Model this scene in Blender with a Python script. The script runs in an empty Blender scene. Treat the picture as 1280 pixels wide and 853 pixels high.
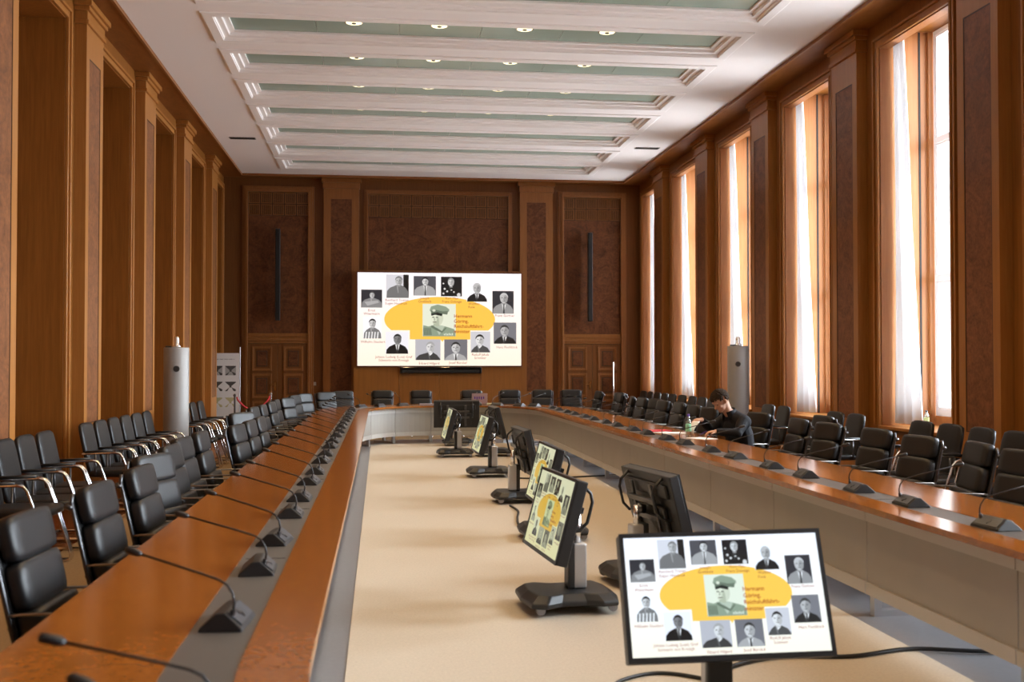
import bpy, bmesh, math, random
from mathutils import Vector, Matrix
random.seed(7)
PI = math.pi
D = math.radians
SC = bpy.context.scene
COL = SC.collection

# ------------------------------------------------------------------ camera, sky, exposure
cam_d = bpy.data.cameras.new('camera')
cam = bpy.data.objects.new('camera', cam_d)
COL.objects.link(cam)
cam_d.sensor_width = 36.0
cam_d.lens = 1345.0 / 1280.0 * 36.0
cam.location = (0, 0, 1.6)
cam.rotation_euler = (D(90) + math.atan(26.5 / 1345.0), 0, -math.atan(165 / 1345.0))
cam_d.clip_start = 0.05
cam_d.clip_end = 200
cam_d.dof.use_dof = True
cam_d.dof.focus_distance = 13.0
cam_d.dof.aperture_fstop = 3.0
SC.camera = cam

EXPOSURE = 0.0
SKY = 45.0
SC.view_settings.view_transform = 'Standard'
SC.view_settings.look = 'None'
SC.view_settings.exposure = EXPOSURE
SC.view_settings.gamma = 1.0
SC.view_settings.use_curve_mapping = False
SC.cycles.max_bounces = 10
SC.cycles.diffuse_bounces = 6
SC.cycles.glossy_bounces = 4
SC.cycles.transparent_max_bounces = 12
SC.cycles.sample_clamp_indirect = 6.0

world = bpy.data.worlds.new('sky')
SC.world = world
world.use_nodes = True
wn = world.node_tree.nodes
wl = world.node_tree.links
wn.clear()
w_out = wn.new('ShaderNodeOutputWorld')
w_bg = wn.new('ShaderNodeBackground')
w_tc = wn.new('ShaderNodeTexCoord')
w_sep = wn.new('ShaderNodeSeparateXYZ')
w_mr = wn.new('ShaderNodeMapRange')
w_ramp = wn.new('ShaderNodeValToRGB')
wl.new(w_tc.outputs['Generated'], w_sep.inputs[0])
wl.new(w_sep.outputs['Z'], w_mr.inputs['Value'])
w_mr.inputs['From Min'].default_value = -0.3
w_mr.inputs['From Max'].default_value = 0.5
wl.new(w_mr.outputs[0], w_ramp.inputs[0])
w_ramp.color_ramp.elements[0].position = 0.2
w_ramp.color_ramp.elements[0].color = (0.46, 0.46, 0.47, 1)      # pale courtyard paving and facades
w_ramp.color_ramp.elements[1].position = 0.55
w_ramp.color_ramp.elements[1].color = (0.82, 0.915, 1.0, 1)      # overcast sky
# added falloff: sky dimmed sideways to hold down light on the window jambs
w_side = wn.new('ShaderNodeMapRange')
w_side.interpolation_type = 'SMOOTHSTEP'
w_side.inputs['From Min'].default_value = 0.40
w_side.inputs['From Max'].default_value = 0.92
w_side.inputs['To Min'].default_value = 0.10
w_side.inputs['To Max'].default_value = 1.0
wl.new(w_sep.outputs['X'], w_side.inputs['Value'])
w_mul = wn.new('ShaderNodeVectorMath')
w_mul.operation = 'SCALE'
wl.new(w_ramp.outputs[0], w_mul.inputs[0])
wl.new(w_side.outputs[0], w_mul.inputs['Scale'])
wl.new(w_mul.outputs[0], w_bg.inputs['Color'])
w_bg.inputs['Strength'].default_value = SKY
wl.new(w_bg.outputs[0], w_out.inputs[0])

# window portals help sampling of the daylight
PIL0, PITCH, PILW = 13.36, 3.24, 0.78
MARG = 0.36
NB = range(-5, 4)                       # bay k lies between pilaster k and pilaster k+1
XL, XR = -3.64, 6.32                    # wall planes left and right
CXM = 1.34
def bay(k):
    a = PIL0 + k * PITCH + PILW + MARG
    b = PIL0 + (k + 1) * PITCH - MARG
    if k == 3:
        a, b = PIL0 + 3 * PITCH + PILW + 0.28, 25.45
    return a, b
for k in NB:
    a, b = bay(k)
    ld = bpy.data.lights.new('window_daylight_portal', 'AREA')
    ld.shape = 'RECTANGLE'
    ld.size = b - a
    ld.size_y = 5.2
    ld.cycles.is_portal = True
    lo = bpy.data.objects.new('window_daylight_portal', ld)
    lo.location = (7.78, (a + b) / 2, 3.45)
    lo.rotation_euler = (D(90), 0, D(90))
    COL.objects.link(lo)

# ------------------------------------------------------------------ materials
def newmat(name):
    m = bpy.data.materials.new(name)
    m.use_nodes = True
    n = m.node_tree.nodes
    return m, n, m.node_tree.links, n['Principled BSDF']

def plain(name, col, rough=0.5, metal=0.0, coat=0.0, spec=0.5, noise=0.0, nscale=20.0):
    m, n, l, p = newmat(name)
    p.inputs['Base Color'].default_value = (*col, 1)
    p.inputs['Roughness'].default_value = rough
    p.inputs['Metallic'].default_value = metal
    p.inputs['Coat Weight'].default_value = coat
    p.inputs['Specular IOR Level'].default_value = spec
    if noise:
        t = n.new('ShaderNodeTexCoord')
        x = n.new('ShaderNodeTexNoise')
        x.inputs['Scale'].default_value = nscale
        x.inputs['Detail'].default_value = 4
        r = n.new('ShaderNodeValToRGB')
        r.color_ramp.elements[0].position = 0.3
        r.color_ramp.elements[1].position = 0.7
        r.color_ramp.elements[0].color = (*[c * (1 - noise) for c in col], 1)
        r.color_ramp.elements[1].color = (*[min(1, c * (1 + noise)) for c in col], 1)
        l.new(t.outputs['Object'], x.inputs['Vector'])
        l.new(x.outputs['Fac'], r.inputs[0])
        l.new(r.outputs[0], p.inputs['Base Color'])
    return m

def wood(name, c1, c2, scale=(14, 14, 0.7), rough=0.4, coat=0.0, detail=5, spec=0.5, lo=0.3, hi=0.72, big=0.0):
    m, n, l, p = newmat(name)
    t = n.new('ShaderNodeTexCoord')
    mp = n.new('ShaderNodeMapping')
    mp.inputs['Scale'].default_value = scale
    x = n.new('ShaderNodeTexNoise')
    x.inputs['Scale'].default_value = 3.0
    x.inputs['Detail'].default_value = detail
    x.inputs['Roughness'].default_value = 0.62
    x.inputs['Distortion'].default_value = 0.4
    r = n.new('ShaderNodeValToRGB')
    r.color_ramp.elements[0].position = lo
    r.color_ramp.elements[1].position = hi
    r.color_ramp.elements[0].color = (*c1, 1)
    r.color_ramp.elements[1].color = (*c2, 1)
    l.new(t.outputs['Object'], mp.inputs[0])
    l.new(mp.outputs[0], x.inputs['Vector'])
    l.new(x.outputs['Fac'], r.inputs[0])
    l.new(r.outputs[0], p.inputs['Base Color'])
    p.inputs['Roughness'].default_value = rough
    p.inputs['Coat Weight'].default_value = coat
    p.inputs['Coat Roughness'].default_value = 0.12
    p.inputs['Specular IOR Level'].default_value = spec
    return m

def burl(name, c1, c2, scale=5.0, rough=0.45, coat=0.0, spec=0.5):
    m, n, l, p = newmat(name)
    t = n.new('ShaderNodeTexCoord')
    x1 = n.new('ShaderNodeTexNoise')
    x1.inputs['Scale'].default_value = scale
    x1.inputs['Detail'].default_value = 7
    x1.inputs['Roughness'].default_value = 0.7
    x1.inputs['Distortion'].default_value = 2.2
    x2 = n.new('ShaderNodeTexNoise')
    x2.inputs['Scale'].default_value = scale * 9
    x2.inputs['Detail'].default_value = 3
    mx = n.new('ShaderNodeMath')
    mx.operation = 'MULTIPLY_ADD'
    mx.inputs[1].default_value = 0.45
    r = n.new('ShaderNodeValToRGB')
    r.color_ramp.elements[0].position = 0.5
    r.color_ramp.elements[1].position = 0.95
    r.color_ramp.elements[0].color = (*c1, 1)
    r.color_ramp.elements[1].color = (*c2, 1)
    l.new(t.outputs['Object'], x1.inputs['Vector'])
    l.new(t.outputs['Object'], x2.inputs['Vector'])
    l.new(x2.outputs['Fac'], mx.inputs[0])
    l.new(x1.outputs['Fac'], mx.inputs[2])
    l.new(mx.outputs[0], r.inputs[0])
    l.new(r.outputs[0], p.inputs['Base Color'])
    p.inputs['Roughness'].default_value = rough
    p.inputs['Coat Weight'].default_value = coat
    p.inputs['Coat Roughness'].default_value = 0.1
    p.inputs['Specular IOR Level'].default_value = spec
    return m

def emit(name, col, s):
    m, n, l, p = newmat(name)
    p.inputs['Base Color'].default_value = (0, 0, 0, 1)
    p.inputs['Emission Color'].default_value = (*col, 1)
    p.inputs['Emission Strength'].default_value = s
    return m

M = {}
M['wall_wood'] = wood('oak_wall_wood', (0.19, 0.066, 0.010), (0.27, 0.100, 0.017), (11, 11, 0.5), 0.42, spec=0.3)
M['trim_wood'] = wood('light_trim_wood', (0.30, 0.118, 0.024), (0.38, 0.157, 0.036), (14, 14, 0.6), 0.38, spec=0.35)
M['window_wood'] = wood('window_reveal_wood', (0.28, 0.105, 0.030), (0.36, 0.145, 0.046), (12, 12, 0.5), 0.42, spec=0.35)
M['soffit_wood'] = wood('soffit_wood', (0.17, 0.058, 0.011), (0.27, 0.10, 0.022), (3, 0.9, 3), 0.42, spec=0.3)
M['burl_side'] = burl('burl_side', (0.095, 0.033, 0.011), (0.26, 0.10, 0.037), 3.5, spec=0.25)
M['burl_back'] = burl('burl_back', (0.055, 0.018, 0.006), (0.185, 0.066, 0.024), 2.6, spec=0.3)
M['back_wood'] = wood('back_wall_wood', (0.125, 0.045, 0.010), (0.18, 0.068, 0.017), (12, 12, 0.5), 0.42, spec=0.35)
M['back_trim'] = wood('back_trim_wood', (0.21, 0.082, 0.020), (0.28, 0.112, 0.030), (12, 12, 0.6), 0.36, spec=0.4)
M['dark_slat'] = wood('dark_slat_wood', (0.030, 0.012, 0.005), (0.065, 0.026, 0.010), (60, 60, 1.2), 0.5)
M['stage_wood'] = wood('screen_wall_wood', (0.21, 0.075, 0.010), (0.27, 0.103, 0.016), (9, 9, 0.4), 0.4)
M['table_wood'] = burl('table_wood', (0.19, 0.058, 0.008), (0.31, 0.102, 0.017), 7.0, 0.15, 0.0, 0.5)
M['parquet'] = wood('parquet', (0.085, 0.022, 0.008), (0.19, 0.055, 0.02), (9, 1.0, 9), 0.22)
M['tan_carpet'] = plain('tan_carpet', (0.485, 0.425, 0.345), 0.85, spec=0.25, noise=0.07, nscale=70)
M['grey_carpet'] = plain('grey_floor', (0.20, 0.20, 0.21), 0.28, spec=0.8, noise=0.06, nscale=40)
M['shaded_tan_carpet'] = plain('shaded_tan_carpet', (0.30, 0.21, 0.125), 0.95, spec=0.1, noise=0.08, nscale=60)  # same tan carpet, with the dimmer light outside the table put into its colour
M['plaster'] = plain('ceiling_plaster', (0.86, 0.85, 0.86), 0.85, spec=0.2)
M['plaster_trim'] = plain('ceiling_trim', (0.88, 0.875, 0.88), 0.6, spec=0.3)
M['green_glass'] = plain('frosted_green_glass', (0.30, 0.40, 0.345), 0.25, spec=0.5)
M['black'] = plain('black_plastic', (0.012, 0.012, 0.013), 0.42)
M['black_gloss'] = plain('black_gloss', (0.006, 0.006, 0.007), 0.08)
M['dark_gap'] = plain('dark_gap', (0.01, 0.008, 0.006), 0.7)
M['leather'] = plain('black_leather', (0.010, 0.010, 0.011), 0.40, spec=0.38, noise=0.15, nscale=120)
M['fabric'] = plain('dark_mesh_fabric', (0.020, 0.018, 0.017), 0.8, spec=0.25, noise=0.2, nscale=200)
M['chrome'] = plain('chrome', (0.85, 0.85, 0.88), 0.2, 1.0)
M['dark_metal'] = plain('dark_metal', (0.10, 0.10, 0.105), 0.3, 0.9)
M['neck'] = plain('dark_gooseneck', (0.02, 0.018, 0.018), 0.4, 0.3)
M['arm_metal'] = plain('arm_metal', (0.30, 0.28, 0.26), 0.32, 0.9)
M['silver'] = plain('brushed_silver', (0.50, 0.50, 0.51), 0.38, 0.75)
M['tower'] = plain('silver_tower_paint', (0.29, 0.283, 0.28), 0.5, 0.15)
M['panel_grey'] = plain('grey_table_panel', (0.36, 0.335, 0.30), 0.5, 0.1, noise=0.03, nscale=3)
M['panel_light'] = plain('light_panel_rail', (0.50, 0.475, 0.44), 0.45, 0.1)
M['strip'] = plain('cable_strip', (0.098, 0.088, 0.080), 0.45, 0.2)
M['mic'] = plain('microphone_base', (0.010, 0.010, 0.011), 0.42)
M['mic_face'] = plain('microphone_face', (0.045, 0.047, 0.054), 0.35)
M['wheel'] = plain('caster_grey', (0.28, 0.28, 0.30), 0.35)
M['white_frame'] = plain('white_window_frame', (0.78, 0.78, 0.78), 0.45)
M['paper'] = plain('white_paper', (0.82, 0.82, 0.82), 0.7)
M['red'] = plain('red_folder', (0.55, 0.03, 0.045), 0.5)
M['rope'] = plain('red_velvet_rope', (0.42, 0.012, 0.02), 0.8)
M['board'] = plain('poster_board', (0.66, 0.67, 0.68), 0.6)
M['photo_dark'] = plain('photo_dark', (0.05, 0.05, 0.05), 0.6)
M['photo_mid'] = plain('photo_mid', (0.33, 0.33, 0.33), 0.6)
M['photo_warm'] = plain('photo_warm', (0.42, 0.40, 0.22), 0.6)
M['ink'] = plain('grey_ink', (0.25, 0.25, 0.25), 0.7)
M['brass'] = plain('brass', (0.50, 0.33, 0.12), 0.25, 1.0)
M['skin'] = plain('skin', (0.56, 0.32, 0.22), 0.5, spec=0.35)
M['hair'] = plain('dark_hair', (0.035, 0.022, 0.014), 0.8, spec=0.15, noise=0.5, nscale=90)
M['jacket'] = plain('black_jacket', (0.012, 0.012, 0.016), 0.75, spec=0.25)
M['trousers'] = plain('dark_trousers', (0.02, 0.02, 0.025), 0.8)
M['eye'] = plain('eye', (0.02, 0.015, 0.012), 0.2)
M['purple'] = plain('purple_cap', (0.10, 0.05, 0.35), 0.4)
M['label_green'] = plain('bottle_label', (0.25, 0.62, 0.42), 0.5, noise=0.5, nscale=25)
M['label_lime'] = plain('bottle_label_lime', (0.55, 0.68, 0.30), 0.5, noise=0.5, nscale=25)
M['lamp'] = emit('downlight_glow', (1.0, 0.88, 0.55), 2.2)
M['pink_label'] = plain('laptop_lid', (0.50, 0.40, 0.42), 0.4, 0.4)

def window_glass():
    m, n, l, p = newmat('window_glass')
    n.remove(p)
    out = n['Material Output']
    t = n.new('ShaderNodeBsdfTransparent')
    g = n.new('ShaderNodeBsdfGlossy')
    g.inputs['Roughness'].default_value = 0.02
    f = n.new('ShaderNodeFresnel')
    f.inputs['IOR'].default_value = 1.45
    mx = n.new('ShaderNodeMixShader')
    l.new(f.outputs[0], mx.inputs[0])
    l.new(t.outputs[0], mx.inputs[1])
    l.new(g.outputs[0], mx.inputs[2])
    l.new(mx.outputs[0], out.inputs[0])
    return m
M['glass'] = window_glass()

def bottle_glass():
    m, n, l, p = newmat('clear_bottle')
    n.remove(p)
    out = n['Material Output']
    t = n.new('ShaderNodeBsdfTransparent')
    t.inputs['Color'].default_value = (0.80, 0.86, 0.85, 1)
    g = n.new('ShaderNodeBsdfGlossy')
    g.inputs['Roughness'].default_value = 0.05
    mx = n.new('ShaderNodeMixShader')
    mx.inputs[0].default_value = 0.3
    l.new(t.outputs[0], mx.inputs[1])
    l.new(g.outputs[0], mx.inputs[2])
    l.new(mx.outputs[0], out.inputs[0])
    return m
M['bottle'] = bottle_glass()

def curtain_mat():
    m, n, l, p = newmat('white_sheer_curtain')
    n.remove(p)
    out = n['Material Output']
    d = n.new('ShaderNodeBsdfDiffuse')
    d.inputs['Color'].default_value = (0.80, 0.80, 0.81, 1)
    t = n.new('ShaderNodeBsdfTranslucent')
    t.inputs['Color'].default_value = (0.85, 0.86, 0.87, 1)
    mx = n.new('ShaderNodeMixShader')
    mx.inputs[0].default_value = 0.42
    l.new(d.outputs[0], mx.inputs[1])
    l.new(t.outputs[0], mx.inputs[2])
    l.new(mx.outputs[0], out.inputs[0])
    return m
M['curtain'] = curtain_mat()

def screen_mat(name, tint, s):
    m, n, l, p = newmat(name)
    a = n.new('ShaderNodeVertexColor')
    a.layer_name = 'picture'
    mx = n.new('ShaderNodeVectorMath')
    mx.operation = 'MULTIPLY'
    mx.inputs[1].default_value = tint
    l.new(a.outputs['Color'], mx.inputs[0])
    l.new(mx.outputs[0], p.inputs['Emission Color'])
    p.inputs['Emission Strength'].default_value = s
    p.inputs['Base Color'].default_value = (0.01, 0.01, 0.01, 1)
    p.inputs['Roughness'].default_value = 0.35
    return m
M['led'] = screen_mat('video_wall_picture', (1.0, 0.97, 0.96), 1.08)
M['lcd'] = screen_mat('monitor_picture_cool', (0.90, 0.98, 1.06), 1.15)
M['lcd_side'] = screen_mat('monitor_picture_green', (0.68, 0.72, 0.47), 0.94)

# ------------------------------------------------------------------ mesh helpers
class MB:
    def __init__(s):
        s.bm = bmesh.new()
        s.mi = 0
    def _f(s, vs):
        try:
            f = s.bm.faces.new(vs)
            f.material_index = s.mi
            return f
        except ValueError:
            return None
    def box(s, x0, x1, y0, y1, z0, z1, mat=None):
        v = [Vector((x, y, z)) for z in (z0, z1) for y in (y0, y1) for x in (x0, x1)]
        if mat is not None:
            v = [mat @ p for p in v]
        v = [s.bm.verts.new(p) for p in v]
        for q in ((0, 2, 3, 1), (4, 5, 7, 6), (0, 1, 5, 4), (2, 6, 7, 3), (0, 4, 6, 2), (1, 3, 7, 5)):
            s._f([v[i] for i in q])
        return s
    def tube(s, pts, r, n=8, closed=False, cap=True):
        pts = [Vector(p) for p in pts]
        rs = r if isinstance(r, (list, tuple)) else [r] * len(pts)
        rings = []
        up = None
        N = len(pts)
        for i, p in enumerate(pts):
            if closed:
                t = (pts[(i + 1) % N] - pts[i - 1])
            else:
                t = pts[min(i + 1, N - 1)] - pts[max(i - 1, 0)]
            t.normalize()
            if up is None:
                up = Vector((0, 0, 1)) if abs(t.z) < 0.9 else Vector((0, 1, 0))
            a = t.cross(up)
            if a.length < 1e-5:
                a = t.cross(Vector((1, 0, 0)))
            a.normalize()
            b = a.cross(t)
            up = b
            rings.append([s.bm.verts.new(p + (a * math.cos(2 * PI * k / n) + b * math.sin(2 * PI * k / n)) * rs[i]) for k in range(n)])
        for i in range(N if closed else N - 1):
            A, B = rings[i], rings[(i + 1) % N]
            for k in range(n):
                s._f([A[k], A[(k + 1) % n], B[(k + 1) % n], B[k]])
        if cap and not closed:
            s._f(rings[0][::-1])
            s._f(rings[-1])
        return s
    def lathe(s, prof, n=24, c=(0, 0, 0)):
        rings = []
        for r, z in prof:
            rings.append([s.bm.verts.new((c[0] + r * math.cos(2 * PI * k / n), c[1] + r * math.sin(2 * PI * k / n), c[2] + z)) for k in range(n)])
        for A, B in zip(rings, rings[1:]):
            for k in range(n):
                s._f([A[k], A[(k + 1) % n], B[(k + 1) % n], B[k]])
        s._f(rings[0][::-1])
        s._f(rings[-1])
        return s
    def prism(s, poly, h0, h1, f):
        """poly of 2d points, f(u, v, h) -> point"""
        A = [s.bm.verts.new(f(u, v, h0)) for u, v in poly]
        B = [s.bm.verts.new(f(u, v, h1)) for u, v in poly]
        n = len(poly)
        s._f(A[::-1])
        s._f(B)
        for i in range(n):
            s._f([A[i], A[(i + 1) % n], B[(i + 1) % n], B[i]])
        return s
    def quad(s, a, b, c, d):
        s._f([s.bm.verts.new(p) for p in (a, b, c, d)])
        return s
    def grid(s, rows):
        R = [[s.bm.verts.new(p) for p in row] for row in rows]
        for A, B in zip(R, R[1:]):
            for i in range(len(A) - 1):
                s._f([A[i], A[i + 1], B[i + 1], B[i]])
        return s
    def build(s, name, mats, parent=None, smooth=False, bevel=0.0, seg=2, subd=0, recalc=True):
        if recalc:
            bmesh.ops.recalc_face_normals(s.bm, faces=s.bm.faces[:])
        me = bpy.data.meshes.new(name)
        s.bm.to_mesh(me)
        s.bm.free()
        if not isinstance(mats, (list, tuple)):
            mats = [mats]
        for m in mats:
            me.materials.append(m)
        if smooth:
            for p in me.polygons:
                p.use_smooth = True
        o = bpy.data.objects.new(name, me)
        COL.objects.link(o)
        if parent is not None:
            o.parent = parent
        if bevel:
            b = o.modifiers.new('bevel', 'BEVEL')
            b.width = bevel
            b.segments = seg
            b.limit_method = 'ANGLE'
            b.angle_limit = D(35)
        if subd:
            b = o.modifiers.new('subd', 'SUBSURF')
            b.levels = subd
            b.render_levels = subd
        return o

def rot_y(a, c=(0, 0, 0)):
    return Matrix.Translation(c) @ Matrix.Rotation(a, 4, 'Y') @ Matrix.Translation([-q for q in c])

def thing(name, label, cat, loc=(0, 0, 0), rz=0.0, group=None):
    o = bpy.data.objects.new(name, None)
    o.empty_display_size = 0.1
    COL.objects.link(o)
    o.location = loc
    o.rotation_euler = (0, 0, rz)
    o['label'] = label
    o['category'] = cat
    if group:
        o['group'] = group
    return o
def tag(o, label, cat, group=None, kind=None):
    o['label'] = label
    o['category'] = cat
    if group:
        o['group'] = group
    if kind:
        o['kind'] = kind
    return o
def struct(o):
    o['kind'] = 'structure'
    return o

KIDS = {}
def kids(o):
    return [c for c in COL.objects if c.parent == o]
def copy_tree(o, parent=None, cache={}):
    if o.name not in cache:
        cache[o.name] = [c for c in bpy.data.objects if c.parent == o]
    ch = cache[o.name]
    c = o.copy()
    COL.objects.link(c)
    c.parent = parent
    for k in ch:
        copy_tree(k, c)
    return c
USED = set()
def place(proto, loc, rz, label, group, sx=None):
    """first use moves the proto itself, later uses copy it"""
    if proto.name not in USED:
        USED.add(proto.name)
        copy_tree.__defaults__[1].setdefault(proto.name, [c for c in bpy.data.objects if c.parent == proto])
        o = proto
    else:
        o = copy_tree(proto)
    o.location = loc
    o.rotation_euler = (0, 0, rz)
    o['label'] = label
    o['group'] = group
    return o

# ------------------------------------------------------------------ room shell
YB = 25.75           # back wall plane
YF = -4.2            # wall behind the camera
ZC = 5.97            # ceiling height
CEX0, CEX1, CEY1 = -3.17, 5.83, 25.35
CEY0 = -3.6

o = MB().box(XL - 0.75, XR + 0.9, YF - 0.2, YB + 0.2, -0.2, 0).build('floor', M['parquet'])
struct(o)

# ceiling with coffer openings
CK = range(-9, 7)
CF0, CFP, CFW = 13.67, 1.61, 1.28
CX0, CX1 = -2.24, 4.92
INS = 0.14
mb = MB()
mb.box(CEX0, CX0 + INS, CEY0, CEY1, ZC, ZC + 0.3)
mb.box(CX1 - INS, CEX1, CEY0, CEY1, ZC, ZC + 0.3)
prev = CEY0
for k in CK:
    a = CF0 + k * CFP + INS
    b = CF0 + k * CFP + CFW - INS
    if a < CEY0:
        continue
    mb.box(CX0 + INS, CX1 - INS, prev, a, ZC, ZC + 0.3)
    prev = b
mb.box(CX0 + INS, CX1 - INS, prev, CEY1, ZC, ZC + 0.3)
struct(mb.build('ceiling', M['plaster']))

def rect_ring(mb, x0, x1, y0, y1, prof):
    """sweep profile (inset, z) round a rectangle"""
    loops = []
    for i, z in prof:
        loops.append([mb.bm.verts.new(p) for p in ((x0 + i, y0 + i, z), (x1 - i, y0 + i, z), (x1 - i, y1 - i, z), (x0 + i, y1 - i, z))])
    for A, B in zip(loops, loops[1:]):
        for j in range(4):
            mb._f([A[j], A[(j + 1) % 4], B[(j + 1) % 4], B[j]])
tn = 0
proto = None
for k in CK:
    y0 = CF0 + k * CFP
    if y0 < CEY0 or y0 < 5:
        y_ok = y0 > CEY0
        if not y_ok:
            continue
    y1 = y0 + CFW
    tn += 1
    mb = MB()
    rect_ring(mb, CX0, CX1, y0, y1, [(0, ZC + 0.002), (0, ZC - 0.018), (0.02, ZC - 0.024), (0.135, ZC - 0.024), (0.138, ZC - 0.012), (0.150, ZC - 0.008), (0.155, ZC + 0.022), (0.225, ZC + 0.022), (0.230, ZC + 0.060), (0.30, ZC + 0.060), (0.30, ZC + 0.10), (0.0, ZC + 0.11)])
    tr = struct(mb.build('trim_%d' % tn, M['plaster_trim'], recalc=False))
    g = MB()
    nseg = 6
    wseg = (CX1 - CX0 - 0.6) / nseg
    for j in range(nseg):
        g.box(CX0 + 0.3 + j * wseg + 0.003, CX0 + 0.3 + (j + 1) * wseg - 0.003, y0 + 0.29, y1 - 0.29, ZC + 0.085, ZC + 0.092)
    g.build('glass_panel', M['green_glass'], tr)
    g = MB()
    rect_ring(g, CX0, CX1, y0, y1, [(0.286, ZC + 0.0605), (0.298, ZC + 0.0605), (0.298, ZC + 0.0845)])
    g.build('shadow_gap', M['dark_gap'], tr, recalc=False)
    if k >= -7:
        for j, dx in enumerate((-1.69, -0.57, 0.57, 1.69)):
            word = ('leftmost', 'second from the left', 'third from the left', 'rightmost')[j]
            row = 'x' if k < -1 else {-1: 'nearest', 0: 'second', 1: 'third', 2: 'fourth', 3: 'fifth', 4: 'sixth', 5: 'seventh', 6: 'farthest'}[k]
            if proto is None:
                t = thing('ceiling_light', '', 'ceiling light')
                MB().lathe([(0.110, -0.004), (0.118, -0.003), (0.120, 0.0)], 24).build('trim_ring', M['chrome'], t, smooth=False)
                MB().lathe([(0.03, -0.014), (0.032, -0.018), (0.0, -0.019)][:2], 16).build('lamp_centre', M['dark_metal'], t)
                mbr = MB()
                rect = [[mbr.bm.verts.new((r_ * math.cos(2 * PI * q / 24), r_ * math.sin(2 * PI * q / 24), z_)) for q in range(24)] for r_, z_ in ((0.042, -0.013), (0.085, -0.010), (0.105, -0.004))]
                for A_, B_ in zip(rect, rect[1:]):
                    for q in range(24):
                        mbr._f([A_[q], A_[(q + 1) % 24], B_[(q + 1) % 24], B_[q]])
                mbr.build('lamp_ring', M['lamp'], t)
                proto = t
            place(proto, (CXM + dx, y0 + 0.50, ZC + 0.085), 0, ('round recessed downlight, %s of four in the %s ceiling coffer' % (word, row)) if k >= -1 else 'round recessed downlight in a ceiling coffer overhead and out of view', 'downlights in the ceiling coffers')
            if k <= 5:
                ld = bpy.data.lights.new('downlight_lamp', 'SPOT')
                ld.energy = 42
                ld.color = (1.0, 0.66, 0.31)
                ld.spot_size = D(110)
                ld.shadow_soft_size = 0.05
                lo = bpy.data.objects.new('downlight_lamp', ld)
                lo.location = (CXM + dx, y0 + 0.50, ZC + 0.05)
                COL.objects.link(lo)

# wooden soffit round the ceiling
mb = MB()
ZS = ZC - 0.03
mb.box(XL - 0.1, CEX0, YF, YB, ZS, ZS + 0.3)
mb.box(CEX1, XR + 0.1, YF, YB, ZS, ZS + 0.3)
mb.box(CEX0, CEX1, CEY1, YB + 0.1, ZS, ZS + 0.3)
mb.box(CEX0, CEX1, YF, CEY0, ZS, ZS + 0.3)
so = struct(mb.build('trim_30', M['soffit_wood']))
mb = MB()
mb.box(CEX0 - 0.035, CEX0, CEY0, CEY1 + 0.035, ZS - 0.02, ZS)
mb.box(CEX1, CEX1 + 0.035, CEY0, CEY1 + 0.035, ZS - 0.02, ZS)
mb.box(CEX0, CEX1, CEY1, CEY1 + 0.035, ZS - 0.02, ZS)
mb.build('bead', M['back_trim'], so)
mb = MB()
mb.box(XL - 0.8, XR + 1.0, YF - 0.2, YB + 0.4, ZC + 0.31, ZC + 0.5)
struct(mb.build('ceiling_slab', M['dark_gap']))
bpy.data.objects['ceiling_slab'].parent = bpy.data.objects['ceiling']

ZTOP = 5.62          # head of the niches and windows
SILL = 0.80
def side_wall(sgn, XW, name, depth, sill, mat, matr):
    """sgn -1 left, +1 right; XW wall plane; niches or window openings cut in"""
    X2 = XW + sgn * depth
    xa, xb = min(XW, X2), max(XW, X2)
    mb = MB()
    hx = XW + 0.13 if sill else xb
    prev = YF
    for k in NB:
        a, b = bay(k)
        mb.box(xa, xb, prev, a, 0, ZS + 0.2)
        mb.box(xa, hx, a, b, ZTOP, ZS + 0.2)
        if sill:
            mb.box(hx, xb, a, b, ZTOP + 0.22, ZS + 0.2)
        if sill:
            mb.box(xa, xb, a, b, 0, sill - 0.04)
        prev = b
    mb.box(xa, xb, prev, YB + 0.3, 0, ZS + 0.2)
    w = struct(mb.build(name, mat))
    # reveal linings
    for k in NB:
        a, b = bay(k)
        l = MB()
        x0, x1 = (XW + 0.004, X2) if sgn > 0 else (X2, XW - 0.004)
        zb = sill or 0.0
        zt_ = ZTOP + (0.22 if sill else 0)
        l.box(x0, x1, a, a + 0.012, zb, zt_)
        l.box(x0, x1, b - 0.012, b, zb, zt_)
        if sill:
            l.box(x0, hx + 0.004, a + 0.012, b - 0.012, ZTOP - 0.012, ZTOP)
        else:
            l.box(x0, x1, a + 0.012, b - 0.012, ZTOP - 0.012, ZTOP)
        l.build('reveal_lining', matr, w)
    return w

wl_ = side_wall(-1, XL, 'wall_left', 0.62, 0, M['wall_wood'], M['wall_wood'])
for k in NB:
    a, b = bay(k)
    MB().box(XL - 0.66, XL - 0.6, a - 0.1, b + 0.1, 0, ZTOP + 0.1).build('niche_back', M['wall_wood'], wl_)
wr_ = side_wall(1, XR, 'wall_right', 0.78, SILL, M['wall_wood'], M['window_wood'])
for k in NB:
    a, b = bay(k)
    g = MB()
    for y in (a + 0.012, b - 0.012):
        s_ = 1 if y < (a + b) / 2 else -1
        g.box(XR + 0.52, XR + 0.545, min(y, y + s_ * 0.006), max(y, y + s_ * 0.006), SILL, ZTOP + 0.21)
    g.build('shutter_slit', M['dark_gap'], wr_)
    g = MB()
    for y in (a + 0.012, b - 0.012):
        s_ = 1 if y < (a + b) / 2 else -1
        g.box(XR + 0.64, XR + 0.69, min(y, y + s_ * 0.04), max(y, y + s_ * 0.04), SILL, ZTOP + 0.21)
    g.build('inner_reveal', M['window_wood'], wr_)

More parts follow.
